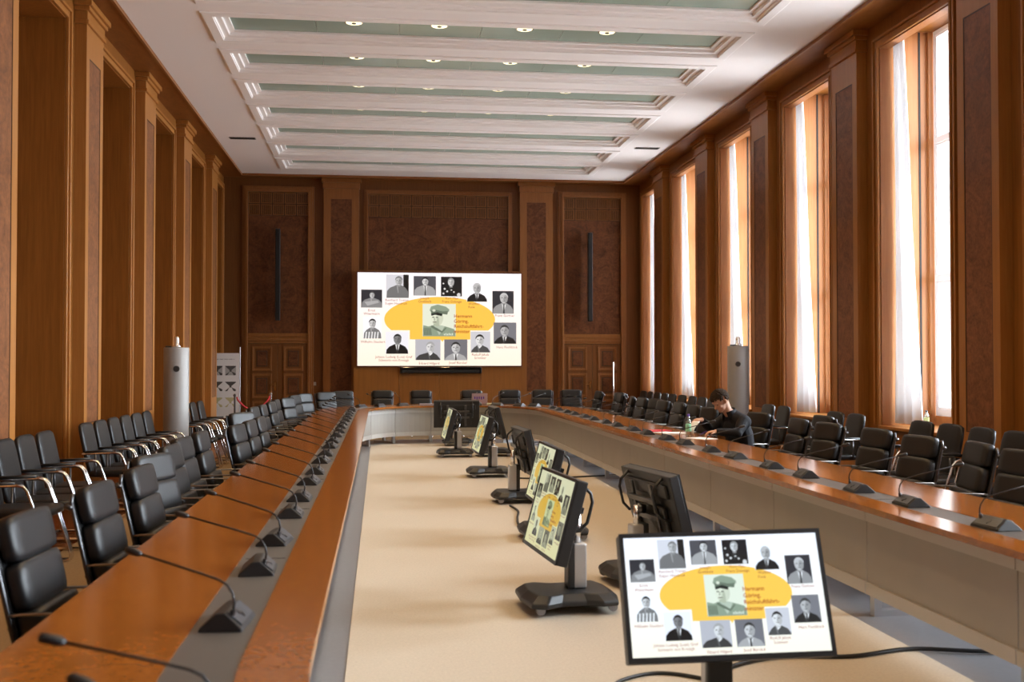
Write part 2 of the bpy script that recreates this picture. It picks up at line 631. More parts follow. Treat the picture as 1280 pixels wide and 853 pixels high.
# stone piers added outside the windows to keep sideways daylight off the jambs
mb = MB()
prev = YF
for k in NB:
    a, b = bay(k)
    mb.box(XR + 0.78, XR + 1.42, prev, a - 0.02, -0.2, ZS + 0.6)
    mb.box(XR + 0.78, XR + 1.42, a - 0.02, b + 0.02, ZTOP + 0.24, ZS + 0.6)
    mb.box(XR + 0.78, XR + 1.42, a - 0.02, b + 0.02, -0.2, SILL)
    prev = b + 0.02
mb.box(XR + 0.78, XR + 1.42, prev, YB + 0.3, -0.2, ZS + 0.6)
mb.build('added_pier_baffle', plain('grey_baffle_stone', (0.33, 0.32, 0.30), 0.9), wr_)

# casings and pilasters
tcount = 40
def casing(XW, sgn, a, b, zb, head_only=False):
    """stepped wooden frame round a bay opening"""
    global tcount
    tcount += 1
    mb = MB()
    def bar(o0, o1, p):      # offset band o0..o1 outward from the opening, projecting p
        x0, x1 = sorted((XW, XW - sgn * p))
        mb.box(x0, x1, a - o1, a - o0, zb, ZTOP + o1)
        mb.box(x0, x1, b + o0, b + o1, zb, ZTOP + o1)
        mb.box(x0, x1, a - o0, b + o0, ZTOP + o0, ZTOP + o1)
    bar(0.0, 0.035, 0.035)
    bar(0.035, 0.09, 0.018)
    bar(0.09, 0.125, 0.045)
    return struct(mb.build('trim_%d' % tcount, M['trim_wood'], bevel=0.006))
def pilaster(XW, sgn, y0, y1, zt=None):
    """sgn: direction out of the room"""
    global tcount
    tcount += 1
    P = 0.14
    F = XW - sgn * P
    def bx(mb, d0, d1, ya, yb, z0, z1):
        x0, x1 = sorted((XW - sgn * d0, XW - sgn * d1))
        mb.box(x0, x1, ya, yb, z0, z1)
    mb = MB()
    zcap = ZS - 0.28
    m = 0.13
    bx(mb, 0, P - 0.012, y0, y1, 0, zcap)
    bx(mb, P - 0.012, P, y0, y0 + m, 0, zcap)
    bx(mb, P - 0.012, P, y1 - m, y1, 0, zcap)
    bx(mb, P - 0.012, P, y0 + m, y1 - m, 5.28, zcap)
    bx(mb, P - 0.012, P, y0 + m, y1 - m, 0, 0.86)
    o = struct(mb.build('trim_%d' % tcount, M['trim_wood']))
    c = MB()
    for i, (pp, z0, z1) in enumerate(((0.03, zcap, zcap + 0.05), (0.015, zcap + 0.05, zcap + 0.16), (0.045, zcap + 0.16, zcap + 0.21), (0.075, zcap + 0.21, ZS))):
        bx(c, 0, P + pp, y0 - pp, y1 + pp, z0, z1)
    c.build('capital', M['trim_wood'], o, bevel=0.008)
    c = MB()
    bx(c, P - 0.012, P - 0.006, y0 + m, y1 - m, 0.86, 5.28)
    c.build('burl_panel', M['burl_side'], o)
    c = MB()
    e = 0.012
    for ya, yb, z0, z1 in ((y0 + m, y0 + m + e, 0.86, 5.28), (y1 - m - e, y1 - m, 0.86, 5.28), (y0 + m + e, y1 - m - e, 0.86, 0.872), (y0 + m + e, y1 - m - e, 5.268, 5.28)):
        bx(c, P - 0.006, P - 0.002, ya, yb, z0, z1)
    c.build('panel_line', M['dark_slat'], o)
    return o
for k in range(-5, 4):
    for XW, sg in ((XL, -1), (XR, 1)):
        pilaster(XW, sg, PIL0 + k * PITCH, PIL0 + k * PITCH + PILW)
for k in NB:
    a, b = bay(k)
    casing(XL, -1, a, b, 0)
    casing(XR, 1, a, b, SILL)

# front wall (behind the camera)
mb = MB()
mb.box(XL - 0.7, XR + 0.9, YF - 0.2, YF, 0, ZS + 0.2)
struct(mb.build('wall_front', M['wall_wood']))
# baseboards
for nm, x0, x1 in (('baseboard_left', XL, XL + 0.02), ('baseboard_right', XR - 0.02, XR)):
    mb = MB()
    for k in range(-5, 4):
        a = PIL0 + k * PITCH
        mb.box(x0 if x0 > 0 else XL, x1 if x0 > 0 else XL + 0.16, a, a + PILW, 0, 0.12) if False else None
    prev = YF
    mb.box(x0, x1, YF, YF + 0.9, 0, 0.12)
    for k in range(-5, 4):
        a = PIL0 + k * PITCH
        mb.box(x0 - (0.14 if x0 > 0 else 0), x1 + (0.14 if x0 < 0 else 0), a - 0.01, a + PILW + 0.01, 0, 0.12)
    struct(mb.build(nm, M['back_wood']))

# windows: white casements with glass
for i, k in enumerate(NB):
    a, b = bay(k)
    a += 0.052
    b -= 0.052
    x0, x1 = XR + 0.70, XR + 0.77
    mb = MB()
    def fr(ya, yb, za, zb, d=0.0):
        mb.box(x0 - d, x1, ya, yb, za, zb)
    zb0 = SILL + 0.12
    fr(a, a + 0.045, zb0, ZTOP + 0.21)
    fr(b - 0.045, b, zb0, ZTOP + 0.21)
    fr(a + 0.045, b - 0.045, zb0, zb0 + 0.09)
    fr(a + 0.045, b - 0.045, ZTOP + 0.15, ZTOP + 0.21)
    for z in (2.62, 3.53):
        pass
    fr(a + 0.045, b - 0.045, 2.62, 2.70, 0.02)
    fr(a + 0.045, b - 0.045, 4.38, 4.45, 0.02)
    m_ = (a + b) / 2
    fr(m_ - 0.06, m_ + 0.06, zb0 + 0.09, 2.62, 0.01)
    fr(m_ - 0.06, m_ + 0.06, 2.70, 4.38, 0.01)
    fr(m_ - 0.06, m_ + 0.06, 4.45, ZTOP + 0.15, 0.01)
    w = struct(mb.build('window_%d' % (i + 1), M['white_frame'], bevel=0.004))
    s = MB()
    for ya, yb in ((a + 0.045, m_ - 0.06), (m_ + 0.06, b - 0.045)):
        for za, zb in ((zb0 + 0.09, 2.62), (2.70, 4.38), (4.45, ZTOP + 0.15)):
            for q in ((ya, ya + 0.02, za, zb), (yb - 0.02, yb, za, zb), (ya + 0.02, yb - 0.02, za, za + 0.02), (ya + 0.02, yb - 0.02, zb - 0.02, zb)):
                s.box(x0 + 0.012, x1 - 0.01, q[0], q[1], q[2], q[3])
    s.build('sash', M['white_frame'], w)
    g = MB()
    g.quad((x0 + 0.04, a + 0.045, zb0 + 0.09), (x0 + 0.04, b - 0.045, zb0 + 0.09), (x0 + 0.04, b - 0.045, ZTOP + 0.15), (x0 + 0.04, a + 0.045, ZTOP + 0.15))
    g.build('glass_pane', M['glass'], w)
    MB().box(x0 - 0.01, x1, a - 0.04, b + 0.04, SILL, zb0).build('window_apron', M['window_wood'], w)
    MB().box(XR - 0.05, XR + 0.79, a - 0.05, b + 0.05, SILL - 0.04, SILL).build('window_sill', M['trim_wood'], w, bevel=0.008)

# curtains
def curtain(y0, y1t, y1b, far, label):
    """gathered sheer; y0 is the jamb side, spreading wider below"""
    rows = []
    nz, ny = 14, 56
    for j in range(nz + 1):
        t = j / nz
        z = ZTOP + 0.17 - t * (ZTOP + 0.17 - SILL - 0.03)
        w = y1t + (y1b - y1t) * (t ** 0.8)
        row = []
        for i in range(ny + 1):
            u = i / ny
            y = y0 + (-w * u if far else w * u)
            x = XR + 0.17 + 0.035 * math.sin(u * 2 * PI * 3.5 + 0.6 * math.sin(t * 3)) * (0.5 + 0.5 * t) + 0.01 * math.sin(u * 37 + t * 4)
            x += 0.10 * u * t
            row.append((x, y, z))
        rows.append(row)
    o = MB().grid(rows).build('curtain', M['curtain'], smooth=True)
    tag(o, label, 'curtain', 'white curtains at the windows')
    sm = o.modifiers.new('solid', 'SOLIDIFY')
    sm.thickness = 0.002
    return o
order = {3: 'farthest', 2: 'second farthest', 1: 'third farthest', 0: 'fourth farthest', -1: 'nearest visible', -2: 'unseen'}
for k in range(-2, 4):
    a, b = bay(k)
    if k >= -1:
        curtain(b - 0.03, 0.26, 0.48, True, 'white sheer curtain hanging at the back edge of the %s window' % order[k])
    if k in (-1, 0):
        curtain(a + 0.05, 0.20, 0.34, False, 'white sheer curtain at the front edge of the %s window' % order[k])

# ------------------------------------------------------------------ back wall
def bw(px, py, Y=YB):      # image measurement on the back wall -> metres (camera constants above)
    th = math.atan(165 / 1345.0)
    ph = math.atan(26.5 / 1345.0)
    F = Vector((math.sin(th) * math.cos(ph), math.cos(th) * math.cos(ph), math.sin(ph)))
    R = Vector((math.cos(th), -math.sin(th), 0))
    U = Vector((-math.sin(th) * math.sin(ph), -math.cos(th) * math.sin(ph), math.cos(ph)))
    d = F + R * ((px - 640) / 1345.0) + U * ((426.5 - py) / 1345.0)
    t = Y / d.y
    return d.x * t, 1.6 + d.z * t
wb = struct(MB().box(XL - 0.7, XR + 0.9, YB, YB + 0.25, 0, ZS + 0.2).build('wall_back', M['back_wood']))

def framed(x0, x1, z0, z1, Y, w, p, mat, name, parent, steps=2):
    """stepped picture-frame moulding on the back wall (opening edge x0..x1)"""
    mb = MB()
    for i in range(steps):
        o0, o1 = w * i / steps, w * (i + 1) / steps
        pp = p * (1 - 0.5 * i / max(1, steps - 1)) if steps > 1 else p
        Y0 = Y - pp
        mb.box(x0 - o1, x0 - o0, Y0, Y, z0 - (o1 if z0 > 0.01 else 0), z1 + o1)
        mb.box(x1 + o0, x1 + o1, Y0, Y, z0 - (o1 if z0 > 0.01 else 0), z1 + o1)
        mb.box(x0 - o0, x1 + o0, Y0, Y, z1 + o0, z1 + o1)
        if z0 > 0.01:
            mb.box(x0 - o0, x1 + o0, Y0, Y, z0 - o1, z0 - o0)
    return mb.build(name, mat, parent, bevel=0.005)

def grille(x0, x1, z0, z1, parent):
    mb = MB()
    nc = max(3, round((x1 - x0) / 0.26))
    nr = 2
    for i in range(nc):
        for j in range(nr):
            a = x0 + (x1 - x0) * i / nc + 0.012
            b = x0 + (x1 - x0) * (i + 1) / nc - 0.012
            c = z0 + (z1 - z0) * j / nr + 0.012
            d = z0 + (z1 - z0) * (j + 1) / nr - 0.012
            e = 0.014
            for q in ((a, a + e, c, d), (b - e, b, c, d), (a + e, b - e, c, c + e), (a + e, b - e, d - e, d)):
                mb.box(q[0], q[1], YB - 0.03, YB - 0.012, q[2], q[3])
            n = 7
            for s in range(n):
                xx = a + e + (b - a - 2 * e) * (s + 0.5) / n
                mb.box(xx - 0.006, xx + 0.006, YB - 0.022, YB - 0.012, c + e, d - e)
    mb.build('ventilation_grille', M['back_trim'], parent)
    MB().box(x0, x1, YB - 0.012, YB - 0.001, z0, z1).build('grille_backing', M['dark_slat'], parent)

def door_bay(n, X0, X1, side):
    """outer frame X0..X1"""
    w = 0.14
    xi0, xi1 = X0 + w, X1 - w
    zt = 5.60
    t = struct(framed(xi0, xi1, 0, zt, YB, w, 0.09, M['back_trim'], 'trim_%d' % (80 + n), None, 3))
    zg = 5.05
    grille(xi0, xi1, zg, zt, t)
    MB().box(xi0, xi1, YB - 0.02, YB - 0.001, 2.28, zg - 0.01).build('burl_panel', M['burl_back'], t)
    mb = MB()
    mb.box(xi0, xi1, YB - 0.07, YB, 2.20, 2.28)
    mb.box(xi0, xi1, YB - 0.05, YB, 2.04, 2.20)
    mb.box(xi0, xi1, YB - 0.08, YB, 2.10, 2.13)
    mb.build('door_head', M['back_trim'], t, bevel=0.006)
    xm = (xi0 + xi1) / 2
    MB().box(xi0, xi1, YB - 0.012, YB, 0, 2.04).build('door_backing', M['dark_gap'], t)
    for i, (a, b) in enumerate(((xi0 + 0.005, xm - 0.004), (xm + 0.004, xi1 - 0.005))):
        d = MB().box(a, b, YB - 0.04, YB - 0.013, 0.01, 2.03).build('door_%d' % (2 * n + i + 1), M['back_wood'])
        struct(d)
        for z0, z1 in ((1.40, 1.97), (0.76, 1.33), (0.12, 0.69)):
            cx0, cx1 = a + 0.10, b - 0.10
            if i == 0:
                cx1 -= 0.03
            else:
                cx0 += 0.03
            fm = MB()
            for o0, o1, pp in ((0.0, 0.03, 0.022), (0.03, 0.055, 0.012)):
                Y0 = YB - 0.04 - pp
                fm.box(cx0 + o0, cx0 + o1, Y0, YB - 0.04, z0 + o0, z1 - o0)
                fm.box(cx1 - o1, cx1 - o0, Y0, YB - 0.04, z0 + o0, z1 - o0)
                fm.box(cx0 + o1, cx1 - o1, Y0, YB - 0.04, z1 - o1, z1 - o0)
                fm.box(cx0 + o1, cx1 - o1, Y0, YB - 0.04, z0 + o0, z0 + o1)
            fm.build('door_moulding', M['back_trim'], d, bevel=0.004)
            e = 0.12
            fm = MB()
            fm.box(cx0 + e, cx1 - e, YB - 0.055, YB - 0.04, z0 + e, z1 - e)
            fm.build('door_panel', M['burl_back'], d, bevel=0.004)
            fm = MB()
            fm.box(cx0 + e - 0.02, cx1 - e + 0.02, YB - 0.044, YB - 0.04, z0 + e - 0.02, z1 - e + 0.02)
            fm.build('panel_line', M['dark_slat'], d)
        if i == 0:
            h = MB()
            x = b - 0.05
            h.box(x - 0.02, x + 0.02, YB - 0.048, YB - 0.04, 0.93, 1.13)
            h.tube([(x, YB - 0.05, 1.07), (x, YB - 0.10, 1.07), (x - 0.01, YB - 0.11, 1.07), (x - 0.13, YB - 0.11, 1.065)], 0.009, 8)
            h.build('door_handle', M['brass'], d)
    return xi0, xi1

LB = bw(303, 240)[0], bw(393, 240)[0]
RB = bw(697, 240)[0], bw(782, 240)[0]
door_bay(0, LB[0], LB[1], 'left')
door_bay(1, RB[0], RB[1], 'right')

def back_pilaster(n, X0, X1):
    P = 0.13
    zcap = ZS - 0.24
    m = 0.17
    mb = MB()
    mb.box(X0, X1, YB - P + 0.012, YB, 0, zcap)
    mb.box(X0, X0 + m, YB - P, YB - P + 0.012, 0, zcap)
    mb.box(X1 - m, X1, YB - P, YB - P + 0.012, 0, zcap)
    mb.box(X0 + m, X1 - m, YB - P, YB - P + 0.012, 5.45, zcap)
    mb.box(X0 + m, X1 - m, YB - P, YB - P + 0.012, 0, 0.9)
    o = struct(mb.build('trim_%d' % n, M['back_trim']))
    c = MB()
    for pp, z0, z1 in ((0.02, zcap, zcap + 0.14), (0.05, zcap + 0.14, ZS)):
        c.box(X0 - pp, X1 + pp, YB - P - pp, YB, z0, z1)
    c.build('capital', M['back_trim'], o, bevel=0.006)
    MB().box(X0 + m, X1 - m, YB - P + 0.004, YB - P + 0.012, 0.9, 5.45).build('burl_panel', M['burl_back'], o)
back_pilaster(90, bw(405, 240)[0], bw(449, 240)[0])
back_pilaster(91, bw(649, 240)[0], bw(690, 240)[0])
c0, c1 = bw(455, 240)[0] + 0.1, bw(640, 240)[0] - 0.1
t = struct(framed(c0, c1, 0, 5.60, YB, 0.1, 0.08, M['back_trim'], 'trim_92', None, 3))
grille(c0, c1, 5.05, 5.60, t)
MB().box(c0, c1, YB - 0.02, YB - 0.001, 0.1, 5.04).build('burl_panel', M['burl_back'], t)
# sockets
for i, (px, w) in enumerate(((393, 'left'), (687, 'right'))):
    x, z = bw(px, 480)
    o = MB().box(x - 0.04, x + 0.04, YB - 0.012, YB, z - 0.04, z + 0.04)
    o = o.build('light_switch', M['silver'], bevel=0.004)
    tag(o, 'small square switch plate beside the %s double door' % w, 'switch')

# line array speakers
for px0, py0, px1, py1, w in ((347.5, 286, 349, 401, 'left'), (737.5, 291, 739, 402, 'right')):
    x, z1 = bw(px0, py0, YB - 0.2)
    _, z0 = bw(px1, py1, YB - 0.2)
    t = thing('column_speaker', 'tall slim black column loudspeaker on the wall above the %s double door' % w, 'loudspeaker', (x, YB - 0.2, z0), 0, 'column loudspeakers on the back wall')
    h = z1 - z0
    MB().box(-0.055, 0.055, -0.06, 0.06, 0, h).build('housing', M['black'], t, bevel=0.015)
    MB().box(-0.042, 0.042, -0.066, -0.058, 0.03, h - 0.03).build('grille', M['fabric'], t)
    b = MB()
    b.box(-0.02, 0.02, 0.055, 0.179, 0.25, 0.31)
    b.box(-0.02, 0.02, 0.055, 0.179, h - 0.31, h - 0.25)
    b.build('wall_bracket', M['dark_metal'], t)

# ------------------------------------------------------------------ the slide shown on every screen
def srgb(r, g=None, b=None):
    if g is None:
        g = b = r
    return tuple(((c / 255) / 12.92 if c / 255 <= 0.04045 else (((c / 255) + 0.055) / 1.055) ** 2.4) for c in (r, g, b))
SX0, SX1, SY0, SY1 = 78.0, 991.0, 52.0, 572.0
TEXTS = [
    ('Ernst\nWoermann', 156, 256, 14, 'C'), ('Reinhard Tristan\nEugen Heydrich', 230, 198, 14, 'L'), ('Joseph\nGoebbels', 449, 186, 14, 'C'),
    ('Kurt Max\nFranz Daluege', 600, 186, 14, 'C'), ('Walther\nFunk', 692, 216, 14, 'L'), ('Franz G\u00fcrtner', 898, 282, 14, 'C'),
    ('Hans Fischb\u00f6ck', 910, 460, 14, 'C'), ('Rudolf Jakob\nSchmeer', 760, 502, 14, 'C'), ('Josef B\u00fcrckel', 635, 548, 14, 'C'),
    ('Eduard Hilgard', 474, 551, 14, 'C'), ('Johann Ludwig (Lutz) Graf\nSchwerin von Krosigk', 278, 515, 14, 'C'), ('Wilhelm Stuckart', 163, 431, 14, 'C'),
    ('Hermann\nG\u00f6ring,\nReichsluftfahrt-\nminister', 611, 283, 20, 'L')]
PORT = [  # x0 y0 x1 y1 bg body face hair  headx heady headr  options
    (98, 148, 213, 248, 45, 135, 200, 90, 0.52, 0.30, 0.17, 'arms'),
    (235, 63, 360, 193, 215, 115, 190, 120, 0.56, 0.27, 0.19, 'darkright'),
    (387, 70, 511, 179, 75, 165, 215, 25, 0.52, 0.27, 0.20, 'tie'),
    (539, 72, 656, 182, 15, 18, 215, 150, 0.48, 0.28, 0.20, 'medals'),
    (683, 95, 799, 211, 250, 18, 185, 190, 0.50, 0.35, 0.24, 'tie'),
    (828, 150, 948, 278, 45, 150, 190, 200, 0.54, 0.32, 0.22, 'tie'),
    (835, 328, 963, 448, 120, 30, 185, 55, 0.48, 0.38, 0.25, 'tie'),
    (706, 380, 816, 497, 205, 75, 225, 30, 0.46, 0.40, 0.25, 'collar'),
    (558, 424, 687, 541, 115, 170, 205, 45, 0.50, 0.40, 0.26, 'tie'),
    (397, 424, 537, 540, 185, 60, 220, 165, 0.60, 0.38, 0.25, 'collar'),
    (233, 382, 359, 505, 240, 12, 130, 30, 0.52, 0.34, 0.22, 'tie'),
    (110, 300, 210, 420, 252, 120, 205, 25, 0.50, 0.30, 0.20, 'stripes'),
]
def slide_mesh():
    bm = bmesh.new()
    lay = bm.loops.layers.float_color.new('picture')
    W, H = SX1 - SX0, SY1 - SY0
    def P(x, y, l):
        return ((x - SX0) / W - 0.5, -0.0007 * l, 0.5 - (y - SY0) / H)
    def poly(pts, col, l, cols=None):
        vs = [bm.verts.new(P(x, y, l)) for x, y in pts]
        f = bm.faces.new(vs)
        for i, lp in enumerate(f.loops):
            c = cols[i] if cols else col
            lp[lay] = (*c, 1)
    def rect(x0, y0, x1, y1, col, l):
        poly([(x0, y0), (x0, y1), (x1, y1), (x1, y0)], col, l)
    def ell(cx, cy, rx, ry, col, l, a0=0, a1=360, n=28):
        poly([(cx + rx * math.cos(D(a0 + (a1 - a0) * i / n)), cy + ry * math.sin(D(a0 + (a1 - a0) * i / n))) for i in range(n + (0 if a1 - a0 >= 360 else 1))][::-1], col, l)
    top, bot = srgb(255, 252, 255), srgb(255, 246, 226)
    poly([(SX0, SY0), (SX0, SY1), (SX1, SY1), (SX1, SY0)], None, 0, [top, bot, bot, top])
    org = srgb(252, 200, 78)
    # orange oval whose lower part is stepped in
    pts = []
    cx, cy, rx, ry = 534, 312, 309, 126
    for i in range(65):
        a = D(180 + i * 180 / 64)
        pts.append((cx + rx * math.cos(a), cy + ry * math.sin(a)))
    for i in range(1, 12):
        y = cy + i * 5.6
        pts.append((cx + rx * math.sqrt(max(0, 1 - ((y - cy) / ry) ** 2)), y))
    yb = pts[-1][1]
    pts += [(704, yb), (704, 424), (553, 428), (548, 440), (540, 428), (366, 424), (366, yb)]
    for i in range(11, 0, -1):
        y = cy + i * 5.6
        pts.append((cx - rx * math.sqrt(max(0, 1 - ((y - cy) / ry) ** 2)), y))
    poly(pts[::-1], org, 1)
    def head(hx, hy, r, face, hair, l, shade=0.62, bald=False):
        fc = srgb(face)
        ell(hx, hy, r * 0.78, r, fc, l)
        ell(hx + r * 0.36, hy + r * 0.1, r * 0.40, r * 0.78, srgb(int(face * 0.82)), l + 1)
        hc = srgb(hair)
        pts = [(hx + r * 0.86 * math.cos(D(a)), hy - r * 0.05 + r * 1.04 * math.sin(D(a))) for a in range(186, 355, 8)]
        pts += [(hx + r * 0.70, hy - r * 0.28), (hx + r * 0.52, hy - r * 0.56), (hx + r * 0.0, hy - r * 0.70), (hx - r * 0.50, hy - r * 0.58), (hx - r * 0.70, hy - r * 0.25)]
        poly(pts[::-1], hc, l + 2)
        dk = srgb(int(face * 0.35))
        for s in (-1, 1):
            rect(hx - r * 0.05 + s * r * 0.32 - r * 0.16, hy - r * 0.14, hx - r * 0.05 + s * r * 0.32 + r * 0.14, hy - r * 0.02, dk, l + 3)
        rect(hx - r * 0.10, hy + r * 0.05, hx + r * 0.08, hy + r * 0.34, srgb(int(face * 0.72)), l + 3)
        rect(hx - r * 0.28, hy + r * 0.52, hx + r * 0.2, hy + r * 0.60, dk, l + 3)
    for (x0, y0, x1, y1, bg, body, face, hair, fx, fy, fr, opt) in PORT:
        w, h = x1 - x0, y1 - y0
        rect(x0, y0, x1, y1, srgb(bg, bg, min(255, bg + 6)), 2)
        if opt == 'darkright':
            rect(x1 - w * 0.24, y0, x1, y1, srgb(20), 3)
        hx, hy, r = x0 + fx * w, y0 + fy * h, fr * h
        bc = srgb(body)
        sh = min(hy + r * 1.25, y1 - h * 0.15)
        pts = [(x0 + w * 0.02, y1), (x0 + w * 0.04, sh + h * 0.20), (x0 + w * 0.16, sh + h * 0.06), (hx - r * 0.5, sh - h * 0.06), (hx + r * 0.5, sh - h * 0.06),
               (x1 - w * 0.14, sh + h * 0.06), (x1 - w * 0.03, sh + h * 0.22), (x1 - w * 0.01, y1)]
        poly(pts[::-1][::-1], bc, 4)
        rect(hx - r * 0.36, hy + r * 0.5, hx + r * 0.36, sh + h * 0.02, srgb(int(face * 0.75)), 5)
        lc = srgb(min(255, body + 45))
        dc = srgb(max(0, body - 60))
        poly([(hx - r * 0.5, sh - h * 0.05), (hx - r * 0.2, min(y1, sh + h * 0.28)), (hx - r * 0.05, min(y1, sh + h * 0.28)), (hx - r * 0.2, sh)], lc, 5)
        if opt == 'tie':
            poly([(hx - r * 0.45, sh - h * 0.04), (hx, y1 - h * 0.02), (hx + r * 0.45, sh - h * 0.04)], srgb(240), 5)
            poly([(hx - r * 0.12, sh - h * 0.02), (hx - r * 0.16, y1), (hx + r * 0.16, y1), (hx + r * 0.12, sh - h * 0.02)], srgb(50), 6)
        elif opt == 'collar':
            poly([(hx - r * 0.45, sh - h * 0.06), (hx - r * 0.1, sh + h * 0.10), (hx + r * 0.3, sh + h * 0.02), (hx + r * 0.45, sh - h * 0.06)], srgb(235), 5)
        elif opt == 'medals':
            for (mx, my, mr) in ((0.18, 0.62, 0.05), (0.3, 0.75, 0.05), (0.62, 0.78, 0.04), (0.85, 0.92, 0.09), (0.12, 0.35, 0.04), (0.5, 0.68, 0.035), (0.12, 0.86, 0.05)):
                ell(x0 + mx * w, y0 + my * h, mr * w, mr * w, srgb(215), 6, n=10)
        elif opt == 'stripes':
            for q in range(5):
                xx = x0 + w * (0.14 + 0.16 * q)
                poly([(xx, sh + h * 0.14), (xx - 4, y1), (xx + 3, y1), (xx + 7, sh + h * 0.14)], srgb(235), 5)
        elif opt == 'arms':
            poly([(x0 + w * 0.15, y0 + h * 0.68), (x0 + w * 0.3, y0 + h * 0.9), (x0 + w * 0.85, y0 + h * 0.72), (x0 + w * 0.8, y0 + h * 0.6)], srgb(175), 5)
        head(hx, hy, r, face, hair, 7)
    # centre portrait: man in a peaked cap and green tunic
    x0, y0, x1, y1 = 437, 225, 622, 407
    rect(x0, y0, x1, y1, srgb(228, 234, 214), 3)
    g1, g2, g3 = srgb(142, 158, 136), srgb(104, 118, 100), srgb(182, 194, 175)
    poly([(x0 + 2, y1), (x0 + 4, 345), (470, 352), (505, 342), (560, 350), (612, 366), (620, 380), (x1 - 1, y1)], g1, 4)
    poly([(500, 346), (530, 400), (548, 372), (560, 350), (540, 345)], g3, 5)
    poly([(486, 345), (520, 362), (545, 378), (566, 356), (570, 362), (546, 388), (514, 374), (484, 356)], g2, 6)
    for q in range(6):
        rect(556 + q * 9, 392 - (q % 2) * 3, 561 + q * 9, 401, srgb(225, 232, 214), 6)
    for q in range(5):
        poly([(441 + q * 9, 360), (447 + q * 9, 360), (452 + q * 9, 400), (445 + q * 9, 400)], g2, 5)
    ell(518, 305, 34, 44, srgb(206, 212, 190), 5)
    poly([(500, 300), (498, 342), (516, 352), (530, 350), (528, 306)], srgb(178, 186, 162), 6)
    ell(500, 302, 17, 34, srgb(225, 230, 208), 6)
    poly([(476, 262), (484, 240), (520, 229), (566, 240), (586, 256), (584, 268), (548, 270), (505, 262), (482, 268)], g1, 8)
    poly([(482, 264), (505, 258), (548, 267), (580, 265), (574, 285), (520, 278), (486, 284)], g2, 9)
    poly([(484, 280), (520, 272), (548, 282), (544, 294), (508, 286), (486, 292)], srgb(28, 34, 30), 10)
    ell(500, 262, 9, 7, srgb(215, 220, 200), 11, n=12)
    rect(490, 298, 502, 303, srgb(70, 76, 64), 8)
    rect(511, 298, 524, 303, srgb(70, 76, 64), 8)
    rect(500, 304, 505, 318, srgb(160, 166, 146), 8)
    rect(494, 325, 514, 329, srgb(90, 80, 70), 8)
    # captions
    tcol, tcol2 = srgb(158, 66, 52), srgb(176, 70, 18)
    for txt, x, y, sz, al in TEXTS:
        cd = bpy.data.curves.new('caption', 'FONT')
        cd.body = txt
        cd.size = sz * 1.36
        cd.align_x = 'CENTER' if al == 'C' else 'LEFT'
        cd.space_line = 0.98 if sz < 18 else 1.05
        cd.resolution_u = 2
        if sz > 18:
            cd.offset = 0.35
        to = bpy.data.objects.new('caption', cd)
        COL.objects.link(to)
        bpy.context.view_layer.update()
        me = bpy.data.meshes.new_from_object(to)
        w = W
        scx = 1.0
        n0 = len(bm.verts)
        vm = {}
        for v in me.vertices:
            vm[v.index] = bm.verts.new(P(x + v.co.x * scx, y + sz * 0.95 - v.co.y, 12))
        for pl in me.polygons:
            try:
                f = bm.faces.new([vm[i] for i in pl.vertices])
                for lp in f.loops:
                    lp[lay] = (*(tcol2 if sz > 18 else tcol), 1)
            except ValueError:
                pass
        bpy.data.objects.remove(to)
        bpy.data.curves.remove(cd)
        bpy.data.meshes.remove(me)
    me = bpy.data.meshes.new('slide')
    bm.to_mesh(me)
    bm.free()
    return me
SLIDE = slide_mesh()
def slide(parent, w, h, mat, loc, rot=(0, 0, 0), depth=0.5):
    me = SLIDE.copy()
    me.materials.clear()
    me.materials.append(mat)
    for v in me.vertices:
        v.co = Vector((v.co.x * w, v.co.y * depth, v.co.z * h))
    o = bpy.data.objects.new('screen_picture', me)
    COL.objects.link(o)
    o.parent = parent
    o.location = loc
    o.rotation_euler = rot
    return o

# video wall and the wooden panel wall that carries it
YL = 25.2
x0, z1 = bw(447, 340.5, YL)
x1, _ = bw(651.5, 340.5, YL)
_, z0 = bw(549, 457.5, YL)
xa, xb = bw(441, 340, YL)[0], bw(655, 340, YL)[0]
t = thing('panel_wall', 'light wooden panel wall standing behind and below the large video screen', 'wood panelling', ((x0 + x1) / 2, YL, 0))
pw = (xb - xa) / 2
n = 4
cuts = [-pw] + [bw(p, 480, YL + 0.05)[0] - (x0 + x1) / 2 for p in (499, 549, 601)] + [pw]
for a, b in zip(cuts, cuts[1:]):
    MB().box(a + 0.003, b - 0.003, 0.06, 0.36, 0.0, z0 + 0.02).build('wood_panel', M['stage_wood'], t)
MB().box(-pw, pw, 0.075, 0.36, z0 + 0.02, z1 + 0.04).build('carcass', M['stage_wood'], t)
MB().box(-pw, pw, 0.08, 0.34, z1 + 0.042, z1 + 0.06).build('top_board', M['back_trim'], t)
t2 = thing('video_wall', 'large bright video screen showing a slide of captioned portraits on the back wall', 'screen', ((x0 + x1) / 2, YL, z0))
hw = (x1 - x0) / 2
fr = MB()
e = 0.02
hh = z1 - z0
fr.box(-hw - e, hw + e, 0.006, 0.072, -e, hh + e)
fr.build('screen_frame', plain('dark_red_edge', (0.09, 0.02, 0.015), 0.4), t2)
slide(t2, hw * 2, hh, M['led'], (0, 0.003, hh / 2), depth=0.8)
sx0 = bw(500, 460, YL)[0]
sx1 = bw(602, 460, YL)[0]
s_z1, s_z0 = z0 - 0.03, bw(549, 467, YL)[1]
t3 = thing('sound_bar', 'wide glossy black bar mounted on the panelling under the video screen', 'sound bar', ((sx0 + sx1) / 2, YL, s_z0))
MB().box(-(sx1 - sx0) / 2, (sx1 - sx0) / 2, -0.02, 0.058, 0, s_z1 - s_z0).build('housing', M['black_gloss'], t3, bevel=0.008)
